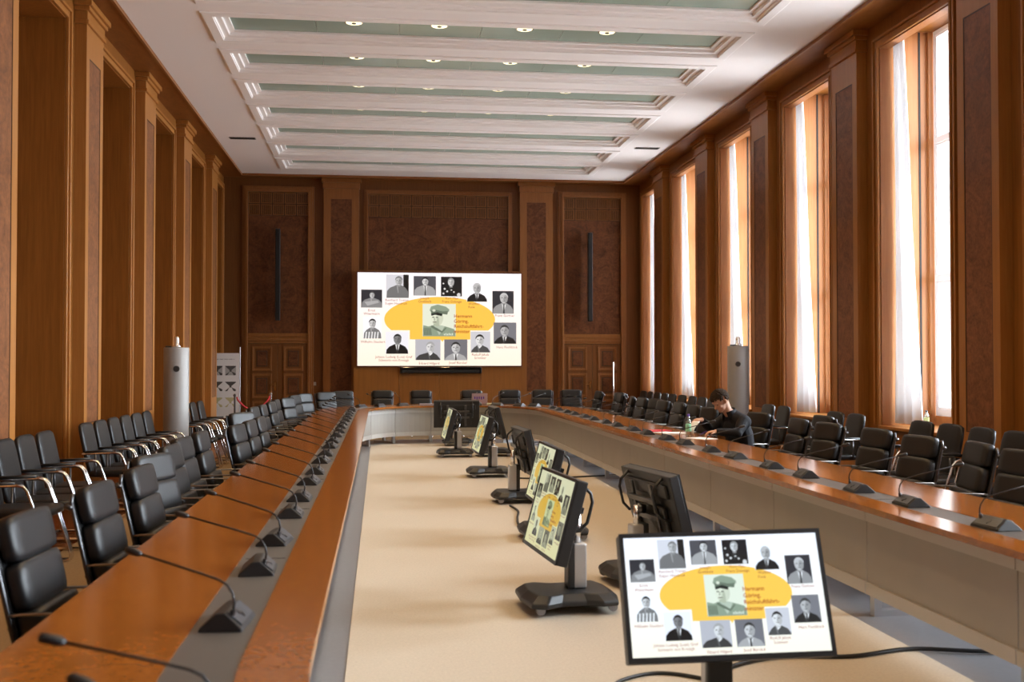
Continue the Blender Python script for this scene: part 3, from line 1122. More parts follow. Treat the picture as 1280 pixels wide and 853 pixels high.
MB().box(-(sx1 - sx0) / 2 + 0.05, (sx1 - sx0) / 2 - 0.05, -0.024, -0.019, 0.02, (s_z1 - s_z0) * 0.55).build('speaker_grille', M['fabric'], t3)

# ceiling vents
for cxv, w in ((-2.67, 'left'), (5.40, 'right')):
    t = thing('ceiling_vent', 'narrow dark slot vent in the white ceiling on the %s side' % w, 'vent', (cxv, 21.38, ZC - 0.001), 0, 'slot vents in the ceiling')
    mb = MB()
    mb.box(-0.25, 0.25, -0.09, -0.075, -0.006, 0)
    mb.box(-0.25, 0.25, 0.075, 0.09, -0.006, 0)
    mb.box(-0.25, -0.235, -0.075, 0.075, -0.006, 0)
    mb.box(0.235, 0.25, -0.075, 0.075, -0.006, 0)
    mb.build('vent_frame', M['dark_metal'], t)
    MB().box(-0.235, 0.235, -0.075, 0.075, -0.003, 0).build('vent_slot', M['dark_gap'], t)

# ------------------------------------------------------------------ carpets
TX0, TX1 = -0.196, 2.876        # inner table edges
MODP = 1.61
YS0, YS1 = 3.23, 19.33
FAR = 21.25
NEAR = 1.35
def ring(d, n=22):
    """closed loop of (point, normal), offset d outward from inner table edge"""
    A, p = 1.2, 2.15
    pts = []
    def corner(cx, cy, sx, sy, b, rev):
        out = []
        for i in range(n + 1):
            a = PI / 2 * i / n
            c, s = math.cos(a), math.sin(a)
            x = A * abs(c) ** (2 / p)
            y = b * abs(s) ** (2 / p)
            nx, ny = (x / A) ** (p - 1) / A, (y / b) ** (p - 1) / b
            L = math.hypot(nx, ny) or 1
            out.append((cx + sx * (x + d * nx / L), cy + sy * (y + d * ny / L)))
        return out[::-1] if rev else out
    nm = round((YS1 - YS0) / MODP)
    left = [(TX0 - d, YS0 + i * MODP) for i in range(1, nm)]
    right = [(TX1 + d, YS1 - i * MODP) for i in range(1, nm)]
    pts += left
    pts += corner(TX0 + A, YS1, -1, 1, FAR - YS1, False)
    pts += corner(TX1 - A, YS1, 1, 1, FAR - YS1, True)
    pts += right
    pts += corner(TX1 - A, YS0, 1, -1, YS0 - NEAR, False)
    pts += corner(TX0 + A, YS0, -1, -1, YS0 - NEAR, True)
    return pts
NR = len(ring(0))
def ring_slab(name, d0, d1, z0, z1, mat, parent):
    mb = MB()
    A, B = ring(d0), ring(d1)
    loops = [[mb.bm.verts.new((*p, z)) for p in L] for L, z in ((A, z0), (A, z1), (B, z1), (B, z0))]
    for q in range(4):
        P, Q = loops[q], loops[(q + 1) % 4]
        for i in range(NR):
            j = (i + 1) % NR
            mb._f([P[i], P[j], Q[j], Q[i]])
    return mb.build(name, mat, parent)

o = MB()
o.box(-2.66, 5.34, -1.0, 24.6, 0, 0.006)
tag(o.build('outer_carpet', M['shaded_tan_carpet']), 'large tan carpet painted in shade under the chairs all round the conference table', 'carpet')
mb = MB()
L = ring(1.0)
A_ = [mb.bm.verts.new((*p, 0.006)) for p in L]
B_ = [mb.bm.verts.new((*p, 0.011)) for p in L]
mb._f(B_)
for i in range(NR):
    mb._f([A_[i], A_[(i + 1) % NR], B_[(i + 1) % NR], B_[i]])
tag(mb.build('grey_floor_border', M['grey_carpet']), 'smooth grey floor strip running under the whole conference table', 'floor strip')
mb = MB()
mb.box(-0.17, 2.93, 1.6, 21.0, 0.011, 0.016)
tag(mb.build('inner_carpet', M['tan_carpet']), 'pale tan carpet on the open floor inside the table ring, under the monitors', 'carpet')

# ------------------------------------------------------------------ conference table
T = thing('conference_table', 'very long ring-shaped wooden conference table with grey front panels', 'table', (0, 0, 0))
ring_slab('inner_wood_lane', 0.0, 0.200, 0.705, 0.74, M['table_wood'], T)
ring_slab('outer_wood_lane', 0.405, 0.915, 0.705, 0.74, M['table_wood'], T)
ring_slab('cable_strip', 0.200, 0.405, 0.705, 0.737, M['strip'], T)
# lids in the strip
mb = MB()
for i in range(10):
    yc = YS0 + MODP * (i + 1)
    for s in (0, 1):
        x = (TX0 - 0.30) if s == 0 else (TX1 + 0.30)
        mb.box(x - 0.085, x + 0.085, yc - 0.004, yc + 0.004, 0.737, 0.7385)
mb.build('strip_joint', M['dark_gap'], T)
def curve_pts(d, sub=6):
    return ring(d)
# panels: straight modules then curved ones
def panel_seg(P, Q, name='front_panel'):
    """P,Q lists of (x,y) along the inner line; thickness from P (front) to Q (back)"""
    mb = MB()
    for z0, z1, off in ((0.17, 0.70, 0.0),):
        F0 = [mb.bm.verts.new((*p, z0)) for p in P]
        F1 = [mb.bm.verts.new((*p, z1)) for p in P]
        K0 = [mb.bm.verts.new((*p, z0)) for p in Q]
        K1 = [mb.bm.verts.new((*p, z1)) for p in Q]
        n = len(P)
        for i in range(n - 1):
            mb._f([F0[i], F0[i + 1], F1[i + 1], F1[i]])
            mb._f([K0[i], K1[i], K1[i + 1], K0[i + 1]])
            mb._f([F1[i], F1[i + 1], K1[i + 1], K1[i]])
            mb._f([F0[i], K0[i], K0[i + 1], F0[i + 1]])
        mb._f([F0[0], F1[0], K1[0], K0[0]])
        mb._f([F0[-1], K0[-1], K1[-1], F1[-1]])
    return mb
def band(P, Q, z0, z1, name, mat, parent):
    mb = MB()
    F0 = [mb.bm.verts.new((*p, z0)) for p in P]
    F1 = [mb.bm.verts.new((*p, z1)) for p in P]
    K0 = [mb.bm.verts.new((*p, z0)) for p in Q]
    K1 = [mb.bm.verts.new((*p, z1)) for p in Q]
    for i in range(len(P) - 1):
        mb._f([F0[i], F0[i + 1], F1[i + 1], F1[i]])
        mb._f([K0[i], K1[i], K1[i + 1], K0[i + 1]])
        mb._f([F1[i], F1[i + 1], K1[i + 1], K1[i]])
        mb._f([F0[i], K0[i], K0[i + 1], F0[i + 1]])
    mb._f([F0[0], F1[0], K1[0], K0[0]])
    mb._f([F0[-1], K0[-1], K1[-1], F1[-1]])
    return mb.build(name, mat, parent)
rf, rm, rb_ = ring(0.145), ring(0.158), ring(0.18)
nl = round((YS1 - YS0) / MODP) - 1      # count of left straight inner points
idx = list(range(NR))
# seam indices
NC = 23
seams = list(range(0, nl)) + [nl, nl + 8, nl + 15, nl + 22]
base = nl + NC
seams += [base + 7, base + 14, base + NC - 1]
seams += list(range(base + NC, base + NC + nl))
b2 = base + NC + nl
seams += [b2, b2 + 7, b2 + 15, b2 + 22, b2 + NC + 7, b2 + NC + 15, b2 + NC + 22]
seams = sorted(set(s % NR for s in seams))
def shrink(P, e=0.005):
    P = [Vector(p) for p in P]
    if (P[1] - P[0]).length > 2 * e:
        P[0] = P[0] + (P[1] - P[0]).normalized() * e
    if (P[-2] - P[-1]).length > 2 * e:
        P[-1] = P[-1] + (P[-2] - P[-1]).normalized() * e
    return [tuple(p) for p in P]
for q in range(len(seams)):
    i0, i1 = seams[q], seams[(q + 1) % len(seams)]
    if i1 <= i0:
        i1 += NR
    ids = [i % NR for i in range(i0, i1 + 1)]
    if Vector(rf[ids[0]]).xy != Vector(rf[ids[-1]]).xy and sum((Vector(rf[a]) - Vector(rf[b])).length for a, b in zip(ids, ids[1:])) < 0.1:
        continue
    P0 = shrink([rf[i] for i in ids])
    P1 = shrink([rm[i] for i in ids])
    P2 = shrink([rb_[i] for i in ids])
    pn = band(P1, P2, 0.17, 0.70, 'front_panel', M['panel_grey'], T)
    band(P0, P1, 0.605, 0.70, 'panel_rail', M['panel_light'], pn)
    band(P0, P1, 0.15, 0.225, 'panel_rail', M['panel_light'], pn)
    # foot and support plate at each seam
    a = Vector(ring(0.17)[ids[0]])
    b = Vector(ring(0.80)[ids[0]])
    d = (b - a).normalized()
    nrm = Vector((-d.y, d.x))
    ff = MB()
    def slab(u0, u1, w, z0, z1):
        c = [a + d * u0 + nrm * w, a + d * u1 + nrm * w, a + d * u1 - nrm * w, a + d * u0 - nrm * w]
        ff.prism([(0, 0)] * 4, z0, z1, lambda u, v, h: None) if False else None
        A1 = [ff.bm.verts.new((p.x, p.y, z0)) for p in c]
        B1 = [ff.bm.verts.new((p.x, p.y, z1)) for p in c]
        ff._f(A1[::-1])
        ff._f(B1)
        for i in range(4):
            ff._f([A1[i], A1[(i + 1) % 4], B1[(i + 1) % 4], B1[i]])
    slab(0.02, 0.60, 0.03, 0.011, 0.05)
    slab(0.30, 0.36, 0.025, 0.05, 0.66)
    slab(0.05, 0.66, 0.025, 0.66, 0.704)
    slab(0.02, 0.07, 0.03, 0.05, 0.168)
    ff.build('table_leg', M['silver'], T)

# ------------------------------------------------------------------ microphones
def mic_proto():
    t = thing('microphone', '', 'microphone')
    mb = MB()
    # ridge runs along local Y, +X is towards the speaker's seat
    prof = [(-0.072, 0.0), (-0.066, 0.012), (-0.012, 0.058), (0.018, 0.056), (0.070, 0.010), (0.072, 0.0)]
    A = [mb.bm.verts.new((x, -0.115 + 0.25 * z, z)) for x, z in prof]
    B = [mb.bm.verts.new((x, 0.115 - 0.25 * z, z)) for x, z in prof]
    mb._f(A)
    mb._f(B[::-1])
    for i in range(len(prof)):
        j = (i + 1) % len(prof)
        mb._f([A[i], B[i], B[j], A[j]])
    b = mb.build('microphone_base', M['mic'], t, bevel=0.004)
    mb = MB()
    m = Matrix.Translation((-0.0395, -0.0, 0.0365)) @ Matrix.Rotation(-math.atan2(0.046, 0.054), 4, 'Y')
    mb.box(-0.030, 0.030, -0.095, 0.09, -0.001, 0.003, m)
    mb.build('control_face', M['mic_face'], t)
    mb = MB()
    mb.box(-0.006, 0.010, -0.02, 0.02, 0.003, 0.005, m)
    mb.tube([m @ Vector((-0.012, 0, 0.003)), m @ Vector((-0.012, 0, 0.006))], 0.008, 10)
    mb.build('button', M['dark_metal'], b)
    mb = MB()
    mb.tube([(-0.03, 0.075, 0.035), (-0.034, 0.078, 0.065)], 0.010, 10)
    mb.build('socket', M['dark_metal'], b)
    pts = [(-0.034, 0.078, 0.06), (-0.038, 0.078, 0.085), (-0.032, 0.076, 0.115), (-0.014, 0.072, 0.142), (0.015, 0.066, 0.158), (0.08, 0.054, 0.178), (0.285, 0.012, 0.235)]
    MB().tube(pts, 0.0042, 6).build('gooseneck', M['neck'], t, smooth=True)
    a, c = Vector(pts[-1]), (Vector(pts[-1]) - Vector(pts[-2])).normalized()
    MB().tube([a - c * 0.01, a, a + c * 0.012, a + c * 0.042, a + c * 0.05], [0.006, 0.011, 0.0125, 0.0125, 0.008], 10).build('microphone_head', M['black'], t, smooth=True)
    return t
MIC = mic_proto()
ORD = ['first', 'second', 'third', 'fourth', 'fifth', 'sixth', 'seventh', 'eighth', 'ninth', 'tenth', 'eleventh', 'twelfth', 'thirteenth', 'fourteenth', 'fifteenth',
       'sixteenth', 'seventeenth', 'eighteenth', 'nineteenth', 'twentieth', 'twenty-first', 'twenty-second', 'twenty-third', 'twenty-fourth']
GL = 'gooseneck microphones along the conference table'
ZT = 0.7378
ys = []
for k in range(-1, 11):
    for off in (5.26, 6.16):
        ys.append(off + MODP * (k - 1))
ys = sorted(ys)
left = [y for y in ys if 2.2 < y < 19.9]
XM = TX0 - 0.30
for i, y in enumerate(left):
    dx = 0
    x = XM
    rz = PI + D(random.uniform(-6, 6))
    if y < 3.0:
        x, y, rz = XM + 0.06, 2.62, PI + D(16)
    place(MIC, (x, y, ZT), rz, 'black gooseneck microphone on the left table side, %s from the camera' % ORD[i], GL)
place(MIC, (-0.27, 2.17, ZT), PI - D(5), 'black gooseneck microphone at the bottom left edge of the photo, only its head in view', GL)
right = [y for y in ys if 4.9 < y < 19.9]
for i, y in enumerate(right):
    place(MIC, (TX1 + 0.30, y, ZT), D(random.uniform(-7, 7)), 'black gooseneck microphone on the right table side, %s from the camera' % ORD[i], GL)
rs = ring(0.30)
farpts = [p for p in rs if p[1] > YS1]
def strip_at(x):
    c = sorted(farpts, key=lambda p: abs(p[0] - x))[:2]
    lo_, hi_ = sorted(c)
    t_ = 0 if hi_[0] == lo_[0] else (x - lo_[0]) / (hi_[0] - lo_[0])
    y = lo_[1] + (hi_[1] - lo_[1]) * t_
    tan = Vector((hi_[0] - lo_[0], hi_[1] - lo_[1])).normalized() if hi_[0] != lo_[0] else Vector((1, 0))
    return y, math.atan2(tan.y, tan.x) + PI / 2
fx = [-0.36, 0.0, 0.45, 1.92, 2.32, 2.72, 3.0]
fw = ['far left corner of the table, nearer the left side', 'far left corner of the table, nearer the screen', 'far table side left of the papers', 'far table side right of the open laptop',
      'far table side, second right of the open laptop', 'far right corner of the table, nearer the screen', 'far right corner of the table, nearer the windows']
for x, w in zip(fx, fw):
    y, a = strip_at(x)
    if x == -0.36:
        y, a = 20.75, D(140)
    if x == 3.0:
        y, a = 20.85, D(40)
    place(MIC, (x, y, ZT), a, 'black gooseneck microphone at the ' + w, GL)

# ------------------------------------------------------------------ conference chairs
def cushion(mb, cx, cy, cz, sx, sy, sz, m=None, n=6, puff=0.35):
    """rounded cushion box"""
    rows = 8
    bm = mb.bm
    import itertools
    tmp = bmesh.new()
    bmesh.ops.create_cube(tmp, size=2.0)
    bmesh.ops.subdivide_edges(tmp, edges=tmp.edges[:], cuts=5, use_grid_fill=True)
    vm = {}
    for v in tmp.verts:
        x, y, z = v.co
        e = 5.0
        L = (abs(x) ** e + abs(y) ** e + abs(z) ** e) ** (1 / e)
        q = Vector((x / L, y / L, z / L))
        q = q.lerp(Vector((x, y, z)), 0.25)
        p = Vector((cx + q.x * sx / 2, cy + q.y * sy / 2, cz + q.z * sz / 2))
        if m is not None:
            p = m @ p
        vm[v.index] = bm.verts.new(p)
    for f in tmp.faces:
        g = bm.faces.new([vm[v.index] for v in f.verts])
        g.material_index = mb.mi
    tmp.free()
    return mb
def conf_chair(name):
    """faces local +X, back top at x=0 so that the origin is under the top of the back"""
    t = thing(name, '', 'chair')
    tilt = D(-13)
    piv = (0.13, 0, 0.46)
    m = Matrix.Translation(piv) @ Matrix.Rotation(tilt, 4, 'Y')
    # back pads in back-plane coordinates: z up along the back
    mb = MB(); cushion(mb, 0, 0, 0.450, 0.075, 0.435, 0.185, m).build('head_pad', M['leather'], t, smooth=True)
    mb = MB(); cushion(mb, 0, 0, 0.262, 0.08, 0.435, 0.20, m).build('back_pad', M['leather'], t, smooth=True)
    mb = MB(); cushion(mb, 0.020, 0, 0.105, 0.115, 0.435, 0.135, m).build('lumbar_pad', M['leather'], t, smooth=True)
    mb = MB(); cushion(mb, 0.40, 0, 0.455, 0.50, 0.44, 0.085).build('seat_pad', M['leather'], t, smooth=True)
    f = MB()
    for s in (-1, 1):
        y = s * 0.23
        p = [m @ Vector((-0.045, y, zz)) for zz in (-0.06, 0.12, 0.3, 0.48)] + [m @ Vector((-0.03, y, 0.52))]
        f.tube([(0.60, y, 0.43), (0.40, y, 0.42), (0.20, y, 0.41)] + p, 0.011, 8)
        f.tube([m @ Vector((-0.045, y, 0.455)), m @ Vector((-0.075, y, 0.475))], 0.015, 8)
    f.tube([m @ Vector((-0.05, -0.23, 0.12)), m @ Vector((-0.05, 0.23, 0.12))], 0.01, 6)
    f.build('side_frame', M['dark_metal'], t, smooth=True)
    mb = MB()
    mb.box(-0.045, -0.036, -0.215, 0.215, -0.02, 0.52, m)
    mb.build('back_shell', M['leather'], t, bevel=0.003)
    for s in (-1, 1):
        y = s * 0.255
        f = MB()
        f.tube([m @ Vector((-0.045, s * 0.23, 0.17)), (0.10, y, 0.625), (0.38, y, 0.632), (0.41, y, 0.62), (0.42, y, 0.58), (0.42, y, 0.48), (0.41, s * 0.23, 0.43)], 0.0065, 8)
        f.build('armrest', M['arm_metal'], t, smooth=True)
    f = MB()
    f.tube([(0.36, 0, 0.06), (0.36, 0, 0.41)], 0.028, 14)
    f.box(0.24, 0.50, -0.10, 0.10, 0.39, 0.415)
    f.build('column', M['dark_metal'], t)
    f = MB()
    for k in range(4):
        a = PI / 4 + k * PI / 2
        c, s_ = math.cos(a), math.sin(a)
        f.tube([(0.36, 0, 0.075), (0.36 + 0.16 * c, 0.16 * s_, 0.06), (0.36 + 0.31 * c, 0.31 * s_, 0.035)], [0.022, 0.018, 0.014], 8)
        f.tube([(0.36 + 0.30 * c, 0.30 * s_, 0.011), (0.36 + 0.30 * c, 0.30 * s_, 0.04)], 0.018, 10)
    f.build('star_base', M['chrome'], t, smooth=True)
    return t
CHAIR = conf_chair('conference_chair')
leftc = [(-1.45, 4.60, -4), (-1.43, 5.62, -4), (-1.41, 6.52, -4), (-1.50, 7.34, -20), (-1.545, 8.15, -5), (-1.60, 8.93, -6), (-1.58, 9.70, -3), (-1.40, 10.72, -9),
         (-1.37, 11.50, -5), (-1.35, 12.25, -4), (-1.67, 13.3, -32), (-1.72, 14.9, -8), (-1.68, 15.65, -4), (-1.67, 16.75, -8), (-1.69, 17.75, -5), (-1.58, 18.65, -26),
         (-1.57, 20.1, -20), (-1.46, 21.1, -34), (-1.10, 22.15, -58), (-0.78, 23.0, -72)]
GC = 'black high-backed conference chairs round the table'
for i, (x, y, r) in enumerate(leftc):
    place(CHAIR, (x, y, 0.006), D(r), 'black leather high-backed conference chair on the left side of the table, %s from the camera' % ORD[i], GC)
for x, y, r, w in ((0.05, 23.35, -90, 'leftmost under the video screen'), (0.88, 23.35, -90, 'second from the left under the video screen'), (1.98, 23.4, -91, 'partly behind the open laptop'),
                   (2.82, 23.4, -92, 'rightmost under the video screen'), (3.55, 23.45, -100, 'between the video screen and the right door'), (4.20, 23.5, -95, 'directly in front of the right double door')):
    place(CHAIR, (x, y, 0.006), D(r), 'black conference chair behind the far table side, ' + w, GC)
rightc = [(4.42, 6.95, 3), (4.53, 7.68, -8), (4.45, 8.43, 8), (4.53, 9.38, 7), (4.48, 10.33, 9), (4.50, 11.15, 0), (5.02, 11.72, 4), (4.56, 12.55, 16), (4.42, 14.05, 12), (4.45, 14.85, 6),
          (4.52, 15.85, 4), (4.48, 16.65, 9), (4.56, 17.45, 12), (4.50, 18.1, 6), (4.48, 18.75, -8), (4.62, 20.3, -2), (4.78, 21.1, 14), (4.60, 22.3, 4)]
for i, (x, y, r) in enumerate(rightc):
    if i == 6:
        lab = 'black conference chair standing back in a second row beside the reading man'
    elif i == 7:
        lab = 'black high-backed conference chair the reading man sits on'
    else:
        n_ = i + 1 if i < 6 else i
        lab = 'black high-backed conference chair on the window side of the table, %s from the camera' % ORD[n_ - 1]
    place(CHAIR, (x, y, 0.006), D(180 + r), lab, GC)

# ------------------------------------------------------------------ visitor chairs along the walls
def visitor_chair(name):
    """faces local +X; origin under the top of the back"""
    t = thing(name, '', 'chair')
    tilt = D(-12)
    m = Matrix.Translation((0.10, 0, 0.44)) @ Matrix.Rotation(tilt, 4, 'Y')
    mb = MB(); cushion(mb, 0, 0, 0.265, 0.05, 0.465, 0.54, m).build('backrest', M['leather'], t, smooth=True)
    mb = MB(); cushion(mb, 0.33, 0, 0.445, 0.52, 0.465, 0.075).build('seat', M['leather'], t, smooth=True)
    for s in (-1, 1):
        y = s * 0.243
        f = MB()
        f.tube([(0.03, y, 0.655), (0.36, y, 0.665), (0.40, y, 0.655), (0.43, y, 0.62), (0.50, y, 0.42), (0.60, y, 0.10), (0.612, y, 0.045), (0.60, y, 0.016), (0.56, y, 0.012), (0.05, y, 0.012)], 0.0125, 8)
        f.build('arm_frame', M['chrome'], t, smooth=True)
        f = MB()
        f.tube([(0.06, y, 0.672), (0.34, y, 0.682)], 0.013, 8)
        f.build('arm_pad', M['black'], t, smooth=True)
    f = MB()
    f.tube([(0.05, -0.243, 0.012), (0.05, 0.243, 0.012)], 0.0125, 8)
    f.build('cross_bar', M['dark_metal'], t, smooth=True)
    f = MB()
    f.tube([(0.50, -0.243, 0.42), (0.50, 0.243, 0.42)], 0.010, 8)
    f.build('cross_bar', M['dark_metal'], t, smooth=True)
    f = MB()
    f.tube([(0.16, -0.243, 0.655), (0.16, -0.24, 0.44), (0.16, 0.24, 0.44), (0.16, 0.243, 0.655)], 0.010, 8)
    f.build('seat_support', M['dark_metal'], t, smooth=True)
    return t
VIS = visitor_chair('visitor_chair')
GV = 'black visitor chairs with chrome arms along the walls'
lv = [(-3.06, 8.75), (-3.06, 9.28), (-3.06, 9.80), (-3.05, 10.33)]
lv2 = [(-3.05 + 0.012 * i, 11.72 + 0.53 * i) for i in range(6)]
lv3 = [(-2.98, 16.3), (-2.96, 16.9), (-2.94, 17.5), (-2.92, 18.1)]
for gi, (lst, w) in enumerate(((lv, 'nearest group'), (lv2, 'group before the silver tower'), (lv3, 'group beyond the silver tower'))):
    for i, (x, y) in enumerate(lst):
        place(VIS, (x, y, 0.006), D(random.uniform(-1, 0.5)), 'black visitor chair by the left wall, %s of the %s' % (ORD[i], w), GV)
rv = [23.31, 22.72, 22.13, 21.53, 20.94, 20.24, 19.55, 18.94, 18.35, 15.60, 14.98, 13.2, 12.6, 10.98, 10.39, 9.81, 9.22]
for i, y in enumerate(sorted(rv)):
    place(VIS, (5.80, y, 0.006), PI + D(random.uniform(-2, 3)), 'black visitor chair in the row under the windows, %s from the camera' % ORD[i], GV)

# ------------------------------------------------------------------ silver towers
for (x, y, h, w) in ((-2.76, 15.15, 1.80, 'standing between the visitor chairs by the left wall'), (5.72, 16.75, 1.86, 'standing by the windows behind the reading man')):
    t = thing('cylinder_tower', 'tall silver cylindrical column unit ' + w, 'cylinder', (x, y, 0), 0, 'silver cylindrical column units')
    MB().lathe([(0.165, 0.0), (0.168, 0.01), (0.168, h - 0.01), (0.163, h)], 40).build('cylinder_body', M['tower'], t, smooth=False)
    for f in t.children[0].data.polygons if t.children else []:
        f.use_smooth = abs(f.normal.z) < 0.5
    mb = MB()
    mb.lathe([(0.055, h), (0.055, h + 0.03), (0.04, h + 0.035), (0.036, h + 0.04), (0.036, h + 0.12), (0.026, h + 0.145), (0.01, h + 0.15)], 18)
    mb.build('cap_finial', M['chrome'], t, smooth=True)
    mb = MB()
    mb.tube([(-0.06, -0.02, h + 0.012), (-0.14, -0.02, h + 0.012)], 0.012, 8)
    mb.build('cable_plug', M['black'], t)
    a = D(-90) + math.atan2(-x, -y) * 0 
    dirv = Vector((-x, -y, 0)).normalized()
    p0 = dirv * 0.16 + Vector((0, 0, h - 0.29))
    MB().tube([p0, p0 + dirv * 0.012], 0.042, 20).build('round_sensor', M['dark_metal'], t)

# ------------------------------------------------------------------ monitors on rolling stands
MW, MH = 0.87, 0.53
def monitor(loc, rz, sc_off, zc, tilt, mat, label, roll=0.0, yawoff=0.0):
    """faces local +X. column at local origin"""
    t = thing('monitor_stand', label, 'monitor', loc, rz, 'rolling monitors inside the table ring')
    # base chassis
    mb = MB()
    out = [(-0.24, -0.10), (-0.20, -0.25), (-0.10, -0.27), (0.0, -0.22), (0.16, -0.22), (0.27, -0.28), (0.36, -0.24), (0.38, 0.0), (0.36, 0.24), (0.27, 0.28), (0.16, 0.22), (0.0, 0.22), (-0.10, 0.27), (-0.20, 0.25), (-0.24, 0.10)]
    A = [mb.bm.verts.new((u, v, 0.055)) for u, v in out]
    B = [mb.bm.verts.new((u, v, 0.085)) for u, v in out]
    C = [mb.bm.verts.new((u * 0.82 + 0.01, v * 0.80, 0.13)) for u, v in out]
    n = len(out)
    mb._f(A[::-1])
    mb._f(C)
    for P, Q in ((A, B), (B, C)):
        for i in range(n):
            mb._f([P[i], P[(i + 1) % n], Q[(i + 1) % n], Q[i]])
    b = mb.build('base', M['black'], t, bevel=0.01)
    for u, v in ((-0.17, -0.215), (-0.17, 0.215), (0.30, -0.225), (0.30, 0.225)):
        w = MB()
        w.tube([(u, v - 0.014, 0.046), (u, v + 0.014, 0.046)], 0.03, 16)
        w.build('caster', M['wheel'], b)
    mb = MB()
    mb.box(-0.05, 0.04, -0.055, 0.055, 0.13, 0.42)
    c = mb.build('column', M['silver'], t, bevel=0.014, seg=3)
    mb = MB()
    mb.box(0.028, 0.075, -0.056, 0.056, 0.13, 0.425)
    mb.build('column_cover', M['black'], c, bevel=0.01)
    mb = MB()
    mb.tube([(0.0, 0, 0.41), (0.0, 0, zc)], 0.024, 14)
    mb.build('inner_tube', M['chrome'], c, smooth=True)
    # screen
    n_ = Vector((math.cos(tilt), 0, math.sin(tilt)))
    m = Matrix.Translation((sc_off, 0, zc)) @ Matrix.Rotation(yawoff, 4, 'Z') @ Matrix.Rotation(-tilt, 4, 'Y') @ Matrix.Rotation(roll, 4, 'X')
    mb = MB()
    th = 0.075
    mb.box(-th, -0.003, -MW / 2, MW / 2, -MH / 2, MH / 2, m)
    hs = mb.build('screen_housing', M['black'], t, bevel=0.008)
    mb = MB()
    e = 0.018
    for q in ((-MW / 2, MW / 2, MH / 2 - e, MH / 2), (-MW / 2, MW / 2, -MH / 2, -MH / 2 + e * 1.3), (-MW / 2, -MW / 2 + e, -MH / 2 + e, MH / 2 - e), (MW / 2 - e, MW / 2, -MH / 2 + e, MH / 2 - e)):
        mb.box(-0.003, 0.006, q[0], q[1], q[2], q[3], m)
    mb.build('bezel', M['black'], hs)
    sp = slide(hs, MW - 2 * e, MH - 2.3 * e, mat, (0, 0, 0), depth=0.25)
    sp.matrix_local = m @ Matrix.Translation((0.0005, 0, 0.002)) @ Matrix.Rotation(PI / 2, 4, 'Z')
    # back details
    mb = MB()
    mb.box(-th - 0.035, -th, -0.28, 0.28, -0.20, 0.03, m)
    mb.box(-th - 0.02, -th, -0.36, 0.36, 0.10, 0.20, m)
    mb.build('back_box', M['black'], hs, bevel=0.012)
    mb = MB()
    for v in (-0.17, 0.17):
        mb.box(-th - 0.055, -th - 0.035, v - 0.02, v + 0.02, -0.22, 0.20, m)
    mb.box(-th - 0.075, -th - 0.055, -0.24, 0.24, -0.06, -0.02, m)
    mb.box(-th - 0.075, -th - 0.055, -0.24, 0.24, 0.06, 0.10, m)
    mb.build('mounting_bracket', M['dark_metal'], hs, bevel=0.004)
    for s in (-1, 1):
        y = s * 0.30
        pts = [(-th, y, 0.24), (-th - 0.07, y, 0.20), (-th - 0.095, y, 0.15), (-th - 0.095, y, 0.02), (-th - 0.06, y, -0.04), (-th, y, -0.06)]
        MB().tube([m @ Vector(p) for p in pts], 0.011, 8).build('handle', M['black'], hs, smooth=True)
    mb = MB()
    q = m @ Vector((-th - 0.06, 0, 0.0))
    mb.tube([(0, 0, zc - 0.02), ((q.x) / 2, 0, (zc - 0.02 + q.z) / 2), tuple(q)], 0.035, 12)
    mb.build('tilt_joint', M['dark_metal'], t, smooth=True)
    return t
ZF = 0.016
def mon_at(colx, coly, yaw, scx, scy, zc, tilt, mat, label, roll=0.0):
    """column position and screen centre in world, yaw is facing direction"""
    d = (scx - colx) * math.cos(yaw) + (scy - coly) * math.sin(yaw)
    return monitor((colx, coly, ZF), yaw, d, zc - ZF, tilt, mat, label, roll)
mon_at(1.445, 4.54, D(-92.5), 1.43, 4.37, 0.63, D(20), M['lcd'], 'nearest flat monitor facing the camera, showing the portrait slide', D(1.0))
mon_at(1.27, 6.88, D(185.4), 1.08, 6.86, 0.63, D(15), M['lcd_side'], 'monitor facing left, second nearest, large slide seen from the side')
mon_at(1.84, 7.62, D(9.6), 2.03, 7.65, 0.57, D(14), M['lcd_side'], 'monitor facing the windows, dark back seen just behind the nearest monitor')
mon_at(1.62, 9.62, D(181.6), 1.44, 9.62, 0.60, D(15), M['lcd_side'], 'monitor facing left, partly hidden behind the second nearest one')
mon_at(1.50, 12.15, D(2.9), 1.68, 12.15, 0.60, D(13), M['lcd_side'], 'monitor facing right with its bracketed back visible, mid-way down the carpet')
mon_at(1.57, 14.9, D(181.9), 1.38, 14.95, 0.61, D(16), M['lcd_side'], 'monitor facing left between the bracketed one and the far pair')
mon_at(1.32, 18.1, D(181), 1.12, 18.1, 0.57, D(15), M['lcd_side'], 'narrow-looking monitor facing left, farthest of those turned left')
mon_at(1.83, 18.15, D(2), 2.01, 18.15, 0.60, D(15), M['lcd_side'], 'monitor facing right, back to back with the farthest left-facing one')
mon_at(1.45, 20.45, D(87), 1.45, 20.62, 0.62, D(15), M['lcd_side'], 'farthest monitor, turned to the far table side with its back to the camera')

